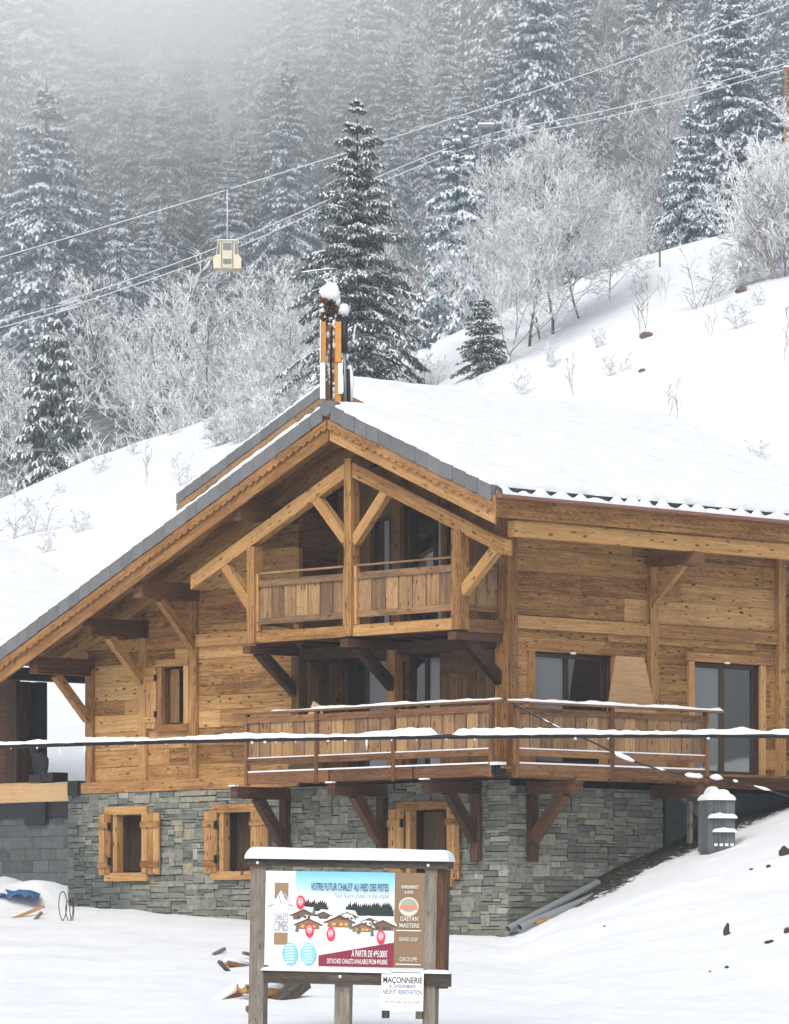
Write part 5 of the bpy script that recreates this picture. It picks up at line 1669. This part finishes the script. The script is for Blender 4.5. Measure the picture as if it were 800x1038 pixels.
def spruce_mesh(h, r, seed, whorls, per, twigs, snowy, droop, needle, ml=.34, mw=.05, nm=5, low=.04, stemsnow=.8, irr=.25, swid=.09):
    """boughs > twigs > small drooping sprays, snow lying on top of each; all arrays, 0 = needles, 1 = snow"""
    rs = random.Random(seed); nr = np.random.RandomState(seed)
    up = np.array([0, 0, 1.0])
    P, Q, S0, S1, SW = [], [], [], [], []
    for w_ in range(whorls):
        t0 = min(max((w_ + rs.uniform(-.4, .4)) / whorls, 0), .985)
        z = h * (low + (1 - low) * t0)
        prof = (1 - t0) ** .80 * min(1, .6 + t0 * 5)
        nb = max(4, int(per * (.5 + .5 * (1 - t0))))
        a0 = rs.random() * 6.28
        for b_ in range(nb):
            if rs.random() < .10: continue
            az = a0 + b_ * 6.283 / nb + rs.uniform(-.35, .35)
            L_ = r * prof * rs.uniform(1 - irr * 1.4, 1 + irr * .7) + .10
            d = np.array([math.cos(az), math.sin(az), 0]); sd = np.array([-d[1], d[0], 0])
            dr = droop * rs.uniform(.65, 1.35) * (1.15 - t0 * .95); rise = .22 * (.4 + t0 * 1.3)
            zz = z + rs.uniform(-.3, .3) * h / whorls
            pt = lambda s_: d * (L_ * s_ * (1 - .12 * dr * s_)) + up * (zz + L_ * (rise * s_ - dr * s_ * s_ + .22 * dr * s_ ** 4))
            nt_ = max(2, int(twigs * (.30 + .70 * L_ / r)))
            prev = np.array([0, 0, zz])
            for k in range(nt_):
                s_ = (k + .8) / nt_
                p = pt(s_); tl = min(.55 * L_, r * .32) * (1 - .62 * s_) * rs.uniform(.6, 1.25) + .04
                for sg in ((-1, 1, 0) if k == nt_ - 1 else (-1, 1)):
                    dd = d * .8 + sd * sg * rs.uniform(.6, 1.0) if sg else d
                    dd = dd / np.linalg.norm(dd)
                    P.append(p); Q.append(p + dd * tl - up * ((.22 + .40 * dr * s_ + .25 * rs.random()) * tl))
                S0.append(prev); S1.append(p); SW.append(rs.uniform(.6, 1.4) * (1.25 - .6 * s_) if (rs.random() < stemsnow and k > 0) else 0)
                prev = p
    P, Q, S0, S1, SW = (np.array(a_) for a_ in (P, Q, S0, S1, SW))
    V, Mi = [], []
    def add(a_, b_, c_, d_, m_):
        V.append(np.stack([a_, b_, c_, d_], 1).reshape(-1, 3)); Mi.append(np.full(len(a_), m_, np.int32))
    def unit(a_): return a_ / (np.linalg.norm(a_, axis=1, keepdims=True) + 1e-9)
    D = unit(Q - P); TL = np.linalg.norm(Q - P, axis=1)
    SD = unit(np.cross(D, up))
    n = len(P)
    # twig axes
    hh = up * .05
    add(P, Q, Q - hh * .6, P - hh, 0)
    for m_ in range(nm):
        t_ = ((m_ + nr.rand(n)) / nm)[:, None]
        base = P + (Q - P) * t_
        sg = np.where(nr.rand(n) < .5, -1, 1)[:, None]
        dn = (.35 + .75 * nr.rand(n))[:, None]
        dv = unit(D * .75 + SD * sg * (.35 + .6 * nr.rand(n)[:, None]) - up * dn)
        ln = (ml * (1 - .35 * t_[:, 0]) * (.55 + .8 * nr.rand(n)) * np.minimum(1, .35 + TL / (r * .22)))[:, None]
        tip = base + dv * ln
        wv = unit(np.cross(dv, up + .6 * nr.normal(0, 1, (n, 3)))) * (mw * (.6 + .8 * nr.rand(n)))[:, None]
        add(base - wv, base + wv, tip + wv * .35, tip - wv * .35, 0)
        k_ = nr.rand(n) < snowy
        lift = up * (.018 + .02 * nr.rand(n)[:, None]) * (mw / .05)
        wv2 = unit(np.cross(dv, up)) * (mw * (.55 + .6 * nr.rand(n)))[:, None]
        b2 = base + lift; t2 = base + dv * ln * (.45 + .5 * nr.rand(n)[:, None]) + lift
        mid = (b2 + t2) / 2 + lift * 1.2
        add((b2 - wv2)[k_], (b2 + wv2)[k_], (mid + wv2)[k_], (mid - wv2)[k_], 1)
        add((mid - wv2)[k_], (mid + wv2)[k_], (t2 + wv2 * .5)[k_], (t2 - wv2 * .5)[k_], 1)
    # stems with their ridge of snow
    add(S0 - up * .05, S1 - up * .05, S1 + up * .02, S0 + up * .02, 0)
    k_ = SW > 0; A, B2 = S0[k_], S1[k_]; wS = (SW[k_] * swid)[:, None]
    SS = unit(np.cross(B2 - A, up)) * wS; rg = up * (.7 * wS)
    add(A - SS - up * .02, A + rg, B2 + rg, B2 - SS - up * .02, 1); add(A + rg, A + SS - up * .02, B2 + SS - up * .02, B2 + rg, 1)
    # leader
    top = np.array([[0, 0, h * .95]]); tip = np.array([[0, 0, h * 1.02]]); ww = np.array([[mw * .7, 0, 0]]); w3 = np.array([[0, mw * .7, 0]])
    add(top - ww, top + ww, tip + ww * .3, tip - ww * .3, 0); add(top - w3, top + w3, tip + w3 * .3, tip - w3 * .3, 0)
    V = np.concatenate(V); Mi = np.concatenate(Mi); nf = len(Mi)
    me = bpy.data.meshes.new('crown')
    me.vertices.add(len(V)); me.vertices.foreach_set('co', V.astype(np.float32).ravel())
    me.loops.add(nf * 4); me.loops.foreach_set('vertex_index', np.arange(nf * 4, dtype=np.int32))
    me.polygons.add(nf); me.polygons.foreach_set('loop_start', np.arange(0, nf * 4, 4, dtype=np.int32))
    me.update(calc_edges=True)
    for mm in (M[needle], M['snow']): me.materials.append(mm)
    me.polygons.foreach_set('material_index', Mi)
    at_ = me.attributes.new('rnd', 'FLOAT', 'FACE'); at_.data.foreach_set('value', nr.rand(nf).astype(np.float32))
    me.update(); return me
def trunk_mesh(h, r, seed, top=.93):
    rs = random.Random(seed); F = Fast(); n = 8
    p = np.array([0, 0, -.8]); 
    for i in range(6):
        t0, t1 = i / 6, (i + 1) / 6
        q = np.array([rs.uniform(-.01, .01) * h, rs.uniform(-.01, .01) * h, -.8 + (h * top + .8) * t1]) * np.array([.3, .3, 1])
        F.tube3(p, q, r * (1 - .9 * t0), r * (1 - .9 * t1), 0, n); p = q
    return F.mesh('trunk', [M['bark']])

def bare_mesh(h, seed, limbs=9, levels=4, kids=(5, 5, 4), spread=.55, r0=.05, twig=.012, multi=1, base_t=.18, mats=('limb', 'twig')):
    """trunk mesh and crown mesh of a leafless tree of height h"""
    rs = random.Random(seed); Tm = Fast(); Cm = Fast()
    nrs = np.random.RandomState(seed)
    def unit(a): return a / (np.linalg.norm(a) + 1e-9)
    def grow(p, d, L_, r_, lev):
        steps = 3 if lev < 2 else 2
        pts = [p]; dirs = []
        for i in range(steps):
            d = unit(d + nrs.normal(0, .13, 3) + np.array([0, 0, .10 if lev < 3 else -.02]))
            dirs.append(d); pts.append(pts[-1] + d * L_ / steps)
        for i in range(steps):
            ra = r_ * (1 - .55 * i / steps); rb_ = r_ * (1 - .55 * (i + 1) / steps)
            Cm.tube3(pts[i], pts[i + 1], max(ra, twig), max(rb_, twig * .8), 0 if lev < 2 else 1, 3 if lev > 1 else 5)
        if lev >= levels: return
        nk = kids[min(lev - 1, len(kids) - 1)]
        for k in range(nk):
            f_ = .25 + .75 * (k + rs.random()) / nk
            j = min(int(f_ * steps), steps - 1); q = pts[j] + (pts[j + 1] - pts[j]) * (f_ * steps - j)
            side = unit(np.cross(dirs[j], nrs.normal(0, 1, 3)))
            nd = unit(dirs[j] * rs.uniform(.55, .9) + side * rs.uniform(.5, .85) + np.array([0, 0, .12]))
            grow(q, nd, L_ * rs.uniform(.42, .66), r_ * .5, lev + 1)
    for m_ in range(multi):
        base = np.array([rs.uniform(-.3, .3), rs.uniform(-.3, .3), 0]) * (multi > 1) * .9
        d = unit(np.array([rs.uniform(-.2, .2) * (1 + multi * .25), rs.uniform(-.2, .2) * (1 + multi * .25), 1]))
        H = h * rs.uniform(.75, 1.0) if multi > 1 else h
        pts = [base + np.array([0, 0, -.6])]; ns = 7
        for i in range(ns):
            d = unit(d + nrs.normal(0, .05, 3) + np.array([0, 0, .05])); pts.append(pts[-1] + d * (H * .92 + .6) / ns)
        for i in range(ns):
            Tm.tube3(pts[i], pts[i + 1], r0 * H / 6 * (1 - .85 * i / ns), r0 * H / 6 * (1 - .85 * (i + 1) / ns), 0, 6)
        nl = limbs
        for k in range(nl):
            t_ = base_t + (1 - base_t) * (k + rs.random() * .8) / nl
            t_ = min(t_, .97)
            j = min(int(t_ * ns), ns - 1); q = pts[j] + (pts[j + 1] - pts[j]) * (t_ * ns - j)
            az = k * 2.4 + rs.uniform(-.5, .5)
            nd = unit(np.array([math.cos(az) * spread, math.sin(az) * spread, rs.uniform(.45, .85)]))
            grow(q, nd, H * (.46 - .30 * t_) * rs.uniform(.75, 1.15), r0 * H / 6 * .42 * (1.1 - .8 * t_), 1)
    return Tm.mesh('trunk', [M[mats[0]]]), Cm.mesh('crown', [M[mats[0]], M[mats[1]]])

def put_tree(name, loc, crown, trunk, scale, rot, label, group=None, sxy=1.0, cat='tree'):
    e = empty(name, loc, rot)
    e.scale = (scale * sxy, scale * sxy, scale)
    tag(e, label, cat, group)
    for nm, me in (('trunk', trunk), ('crown', crown)):
        if me is None: continue
        o = bpy.data.objects.new(nm, me); COL.objects.link(o); o.parent = e
    return e

# unit-height far spruces (metres at 18 m), near spruces and leafless kinds
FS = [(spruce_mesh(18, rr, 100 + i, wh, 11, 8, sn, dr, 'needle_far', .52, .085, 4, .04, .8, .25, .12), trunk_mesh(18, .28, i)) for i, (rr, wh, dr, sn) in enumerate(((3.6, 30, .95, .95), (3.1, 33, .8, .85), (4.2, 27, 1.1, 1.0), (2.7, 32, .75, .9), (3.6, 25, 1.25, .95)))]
FB = [bare_mesh(9, 200 + i, 13, 4, (5, 4, 3), .75, .045, .021, 1 + (i % 3 == 2), .10) for i in range(5)]
NBT = [bare_mesh(9, 300 + i, 15, 5, (5, 4, 4, 3), .66, .045, .012, 1, .10) for i in range(4)]
SH = [bare_mesh(2.0, 400 + i, 6, 3, (4, 4), .5, .035, .010, 3, .12, ('twig_dark', 'twig')) for i in range(5)]
BUSH = [bare_mesh(3.0, 500 + i, 9, 4, (4, 4, 4), .9, .03, .011, 6, .08, ('twig_dark', 'twig')) for i in range(3)]
STEM = [bare_mesh(2.0, 600 + i, 3, 2, (3,), .25, .030, .010, 2, .3, ('twig_dark', 'twig_dark')) for i in range(3)]

trs = random.Random(42)
# the big dark spruce behind the roof
x, y = (363 - 400) / 4700 * 188, 188.0
big_c = spruce_mesh(13.0, 3.1, 7, 33, 10, 10, .58, .62, 'needle', .30, .042, 7, .02, .75, .38, .06)
put_tree('spruce_tree', (x, y, gz(x, y) - .5), big_c, trunk_mesh(13.0, .24, 7), (1.6 + (950 - 98) / 4700 * y - gz(x, y) + .5) / 13.0, .3, 'tall dark green spruce with snow on its boughs, standing right behind the chalet ridge')
sm_c = spruce_mesh(4.0, 1.5, 17, 18, 9, 8, .28, .5, 'needle', .20, .030, 6, .02, .6, .3, .04)
sm_t = trunk_mesh(4.0, .09, 5)
g_ = px_ground(490, 377, 112, 230, .5)
put_tree('spruce_tree', (*g_, gz(*g_) - .2), sm_c, sm_t, (377 - 296) / 4700 * g_[1] / 4.0, 1.0, 'small dark spruce at the foot of the frosted trees on the meadow edge')
x, y = (55 - 400) / 4700 * 262, 262.0
put_tree('spruce_tree', (x, y, gz(x, y)), spruce_mesh(9.0, 2.1, 27, 30, 12, 9, .40, .75, 'needle', .27, .045, 6, .03, .7, .3, .08), trunk_mesh(9.0, .16, 6), (1.6 + (950 - 316) / 4700 * y - gz(x, y)) / 9.0, .6, 'dark pointed spruce behind the crest of the meadow at the left, below the lift ropes', None, .72)

# frosted leafless trees on the crest, right of the big spruce
for i, (px, pb_, pt_, lab) in enumerate(((512, 372, 205, 'slender frosted tree at the left end of the clump beside the small dark spruce'), (536, 352, 150, 'tall frosted leafless tree second from the left in the clump on the crest'),
        (561, 340, 128, 'tallest frosted leafless tree in the middle of the clump on the crest'), (590, 322, 152, 'broad frosted leafless tree right of the tallest one in the clump'), (618, 305, 185, 'frosted tree at the right end of the clump on the meadow crest'), (548, 345, 230, 'low frosted tree in front of the tallest one in the clump'), (486, 350, 215, 'thin frosted tree behind the small dark spruce'))):
    g_ = px_ground(px, pb_, 112, 230, .5) or ((px - 400) / 4700 * 205, 205.0)
    tr_, cr_ = NBT[i % 4]
    put_tree('frosted_tree', (*g_, gz(*g_)), cr_, tr_, (pb_ - pt_) / 4700 * g_[1] / 9.3, trs.random() * 6, lab, 'frosted trees on the meadow crest', 1.15)
for i, (px, pb_, pt_, lab) in enumerate(((768, 262, 138, 'frosted bushy tree left of the orange pylon at the right edge'), (798, 280, 120, 'frosted bushy tree at the very right edge of the meadow'), (822, 280, 100, 'frosted tree just past the right edge'), (782, 270, 185, 'low frosted thicket tree between the two at the right edge'))):
    g_ = px_ground(px, pb_, 112, 230, .5) or ((px - 400) / 4700 * 204, 204.0)
    tr_, cr_ = (BUSH[i % 3] if i != 2 else NBT[2])
    put_tree('frosted_tree', (*g_, gz(*g_)), cr_, tr_, (pb_ - pt_) / 4700 * g_[1] / (3.1 if i != 2 else 9.3), trs.random() * 6, lab, 'frosted trees at the right edge', 1.0)
# frosted trees below the left crest
yy = 232.0
x = (182 - 400) / 4700 * yy
put_tree('frosted_tree', (x, yy, gz(x, yy)), NBT[1][1], NBT[1][0], (1.6 + (950 - 290) / 4700 * yy - gz(x, yy)) / 9.2, 1.0, 'wide white frosted tree behind the left crest, below the gondola cabin', 'frosted trees behind the left crest', 1.15)
lc = 0
for i in range(46):
    px = -60 + 400 * ((i * .618) % 1.0); yy = 214 + 95 * ((i * .381 + .1) % 1.0)
    if abs(px - 182) < 45 and yy < 240: continue
    x = (px - 400) / 4700 * yy
    crest_py = np.interp(px, [0, 100, 200, 280, 340], [497, 460, 418, 385, 372])
    top = crest_py - trs.uniform(12, 70)
    h_ = 1.6 + (950 - top) / 4700 * yy - gz(x, yy)
    if h_ < 2 or h_ > 13: continue
    if abs(px - 231) < 62 and top < 318: continue
    tr_, cr_ = NBT[i % 4]
    put_tree('frosted_tree', (x, yy, gz(x, yy)), cr_, tr_, h_ / 9.2, trs.random() * 6, 'grey frosted leafless tree in the thicket behind the left crest', 'thicket of frosted trees behind the left crest', trs.uniform(1.0, 1.5))

# shrubs and stems poking through the meadow
shr = [(153, 490, 46, 2, 'two thin bare stems on the left meadow'), (188, 492, 36, 0, 'small twiggy shrub right of the two thin stems on the left meadow'), (40, 541, 46, 0, 'frosted shrub with a round head low on the left meadow'), (43, 562, 24, 1, 'small frosted shrub just below the round-headed one'), (78, 540, 24, 1, 'small twiggy shrub in the middle of the left meadow, above the eave'), (6, 550, 62, 0, 'tall twiggy shrub at the left picture edge'),
       (258, 440, 52, 3, 'frosted bush on the crest left of the rear chalet roof'), (222, 452, 44, 3, 'broad grey frosted bush on the left meadow crest'), (288, 425, 60, 3, 'frosted bush touching the rear chalet roof'), (240, 450, 40, 3, 'frosted bush in the middle of the group on the left crest'), (100, 480, 20, 1, 'tiny shrub on the crest of the left meadow'), (135, 462, 18, 1, 'tiny shrub right of another on the left crest'), (175, 435, 22, 1, 'little frosted shrub on the left crest below the wide white tree'), (62, 500, 12, 1, 'tiniest tuft on the left meadow'),
       (651, 342, 72, 2, 'tall thin bare stems above the reddish rock on the meadow'), (675, 306, 38, 2, 'thin bare stems left of the dense shrub on the right meadow'), (709, 312, 66, 0, 'dense tall shrub high on the right meadow'), (685, 430, 50, 2, 'pale stems nearest the chalet roof on the right meadow'), (723, 342, 34, 2, 'pair of short stems below the dense shrub'), (752, 332, 30, 1, 'low twiggy shrub near the frosted thicket at the right'), (728, 302, 34, 1, 'low spreading shrub right of the dense tall one'), (758, 290, 40, 3, 'frosted bush below the thicket at the right'), (798, 366, 62, 2, 'bare stems at the right picture edge'), (528, 402, 34, 0, 'twiggy shrub just above the snowy roof'), (486, 396, 20, 2, 'two short stems just above the roof, right of the small spruce'), (580, 402, 46, 2, 'single tall stem above the middle of the snowy roof'), (625, 380, 24, 1, 'tiny shrub in the middle of the right meadow'), (606, 352, 20, 1, 'tiny shrub below the clump of frosted trees'), (440, 392, 34, 0, 'wispy shrub between the big spruce and the small one'), (425, 385, 40, 0, 'wispy shrub right beside the big spruce'), (563, 372, 22, 1, 'tuft on the slope below the frosted clump'), (645, 300, 30, 0, 'shrub right of the clump on the crest'), (735, 275, 26, 1, 'small shrub on the right crest'), (770, 310, 22, 1, 'small tuft under the frosted thicket'), (765, 470, 24, 1, 'faint tuft low on the right meadow')]
for i, (px, pb_, hp, kind, lab) in enumerate(shr):
    g_ = px_ground(px, pb_, 112, 240, .5)
    if not g_: g_ = ((px - 400) / 4700 * 203, 203.0)
    src = (SH, SH, STEM, BUSH)[kind]; tr_, cr_ = src[i % 3]
    hh = (2.0, 2.0, 2.0, 3.0)[kind]
    put_tree('shrub', (*g_, gz(*g_)), cr_, tr_, hp / 4700 * g_[1] / hh, trs.random() * 6, lab, 'shrubs on the meadow', (1.1, 1.5, 1.0, 1.1)[kind], 'shrub')
for px, py, a, lab in ((655, 342, .30, 'reddish rock on the right meadow below the tall stems'), (651, 378, .16, 'small dark rock lower on the right meadow'), (752, 297, .30, 'reddish stone under the frosted bush at the right')):
    g_ = px_ground(px, py, 112, 230, .5)
    if g_: rock(g_[0], g_[1], a * .8, a * .6, a * .55, px, lab, mat='redrock')
g_ = px_ground(669, 271, 112, 230, .3) or (11, 200)
m_ = MB(); m_.box(-.04, .04, -.04, .04, -.2, .8); o = m_.build('stake', M['grey']); o.location = (*g_, gz(*g_)); tag(o, 'short wooden stake on the crest of the right meadow', 'stake')

# forest on the mountainside
spr = [(28, 110, 330), (75, 150, 360), (135, 72, 320), (100, 168, 330), (165, 95, 320), (192, 38, 270), (216, 112, 290), (246, 128, 320), (300, 8, 230), (335, -20, 200), (284, 148, 275), (378, -30, 170), (412, 30, 210), (431, 95, 250), (470, 60, 235), (503, 42, 245), (452, -10, 170), (612, 72, 210), (699, -15, 165), (560, -30, 110), (645, -40, 110), (768, 70, 220), (793, 40, 200), (10, 20, 220), (60, 10, 190), (110, -20, 160), (240, -30, 130), (20, 200, 370), (120, 190, 390), (150, 210, 370), (232, 160, 330), (275, 60, 260), (350, 60, 240), (520, 0, 180), (395, 110, 270), (455, 130, 260), (745, 100, 230), (735, 0, 150), (590, -20, 130)]
placed = []
pos = []
def forest_at(px, base, top=None, Yd=None):
    g_ = px_ground(px, base, 300, 620, 1.0)
    if not g_: return None
    return g_
n_s = 0
def zone(px, py):
    v_ = 'top' if py < 120 else ('middle' if py < 260 else 'lower')
    h_ = 'left' if px < 200 else ('centre' if px < 420 else ('right of centre' if px < 620 else 'right'))
    return v_ + ' ' + h_
for i, (px, tp, bs_) in enumerate(spr):
    g_ = forest_at(px, bs_)
    if not g_: continue
    h_ = (bs_ - tp) / 4700 * g_[1]
    cm_, tm_ = FS[(i * 3) % 5]
    slim = .62 if px in (699, 612) else trs.uniform(.85, 1.15)
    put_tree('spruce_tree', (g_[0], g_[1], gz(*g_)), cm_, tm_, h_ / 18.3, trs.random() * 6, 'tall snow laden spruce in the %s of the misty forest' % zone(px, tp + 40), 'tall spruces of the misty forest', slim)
    placed.append(g_)
yr = 318.0
while yr < 560:
    half = 620 / 4700 * yr
    step = 9.0 + (yr - 318) * .010
    xq = -half + trs.random() * step
    while xq < half:
        X, Y = xq + trs.uniform(-1.8, 1.8), yr + trs.uniform(-2.8, 2.8)
        xq += step
        zt = gz(X, Y)
        px = X / Y * 4700 + 400; py = 950 - (zt - 1.6) / Y * 4700
        if py < -60: continue
        if py > 560: continue
        if min([(X - a) ** 2 + (Y - b_) ** 2 for a, b_ in placed] or [99]) < 11: continue
        # deciduous low on the left and in the right middle, spruce elsewhere
        dec = smooth(300, 420, py) * (1 - smooth(330, 420, px)) + (smooth(530, 590, px) * (1 - smooth(690, 760, px)) * smooth(20, 90, py)) * .8 + smooth(380, 420, px) * (1 - smooth(430, 470, px)) * smooth(230, 280, py)
        dec = min(.95, .12 + .85 * float(dec))
        if abs(px - 231) < 48 and Y < 352: continue
        if 285 < px < 440 and Y < 356: continue
        if trs.random() < dec:
            tr_, cr_ = FB[trs.randrange(5)]
            put_tree('frosted_tree', (X, Y, zt), cr_, tr_, trs.uniform(6.5, 11) / 9, trs.random() * 6, 'grey frosted leafless tree in the %s of the misty forest' % zone(px, py), 'leafless trees of the misty forest', trs.uniform(1.1, 1.6))
        else:
            cm_, tm_ = FS[trs.randrange(5)]
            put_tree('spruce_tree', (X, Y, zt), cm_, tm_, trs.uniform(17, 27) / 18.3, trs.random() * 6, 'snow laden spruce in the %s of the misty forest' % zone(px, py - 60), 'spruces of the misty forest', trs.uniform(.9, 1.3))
        placed.append((X, Y)); n_s += 1
    yr += step * .95
# undergrowth: frosted brush between the trees that nobody could count
F = Fast(); nb_ = 0
br_me = bare_mesh(3.0, 900, 6, 2, (5,), .8, .02, .03, 3, .1)[1]
bv = np.array([v_.co[:] for v_ in br_me.vertices]); bf = [tuple(p_.vertices) for p_ in br_me.polygons]
allv = []; allf = []; off = 0
urs = np.random.RandomState(9)
for i in range(1150):
    Y = urs.uniform(305, 470); X = urs.uniform(-.135, .135) * Y
    a = urs.rand() * 6.28; s_ = urs.uniform(.7, 1.9)
    rx = bv[:, 0] * math.cos(a) - bv[:, 1] * math.sin(a); ry = bv[:, 0] * math.sin(a) + bv[:, 1] * math.cos(a)
    allv.append(np.stack([rx * s_ * 1.3 + X, ry * s_ * 1.3 + Y, bv[:, 2] * s_ + gz(X, Y)], 1))
    allf += [tuple(k + off for k in f_) for f_ in bf]; off += len(bv)
me = bpy.data.meshes.new('undergrowth'); me.from_pydata(np.concatenate(allv).tolist(), [], allf); me.materials.append(M['twig'])
o = bpy.data.objects.new('undergrowth', me); COL.objects.link(o)
tag(o, 'frosted brush covering the forest floor between the trees', 'undergrowth', None, 'stuff')
print('trees placed', n_s, 'objects', len(bpy.data.objects), 'spruce faces', len(FS[0][0].polygons), 'bare', len(NBT[0][1].polygons), len(FB[0][1].polygons), len(BUSH[0][1].polygons))

# banks of thicker mist in front of the upper left forest
def mist_bank(cx, cy, cz, rx, ry, rz_, dens, name):
    m_ = MB(); n = 20; rows = []
    for i in range(n + 1):
        a = math.pi * i / n
        rows.append([(rx * math.sin(a) * math.cos(2 * math.pi * (j % n) / n), ry * math.sin(a) * math.sin(2 * math.pi * (j % n) / n), rz_ * math.cos(a)) for j in range(n + 1)])
    m_.sheet(rows, flip=False)
    mm = bpy.data.materials.new('mist'); mm.use_nodes = True
    t_ = mm.node_tree
    for n_ in list(t_.nodes): t_.nodes.remove(n_)
    oo = t_.nodes.new('ShaderNodeOutputMaterial'); vv = t_.nodes.new('ShaderNodeVolumePrincipled')
    vv.inputs['Color'].default_value = (.995, .995, .985, 1); vv.inputs['Density'].default_value = dens; vv.inputs['Anisotropy'].default_value = -.4
    t_.links.new(vv.outputs[0], oo.inputs['Volume'])
    o = m_.build(name, mm); o.location = (cx, cy, cz); tag(o, None, None, None, 'stuff')

for k_, (px, py, rx, rz__, dens) in enumerate(((168, -35, 10, 8, .034), (162, -38, 16, 11.5, .022), (152, -45, 23, 16, .012), (140, -50, 32, 22, .008), (270, 90, 80, 46, .0034))):
    c_ = at(px, py, 362.0)
    mist_bank(c_.x, c_.y, c_.z, rx, 14 + 3 * k_, rz__, dens, 'mist')
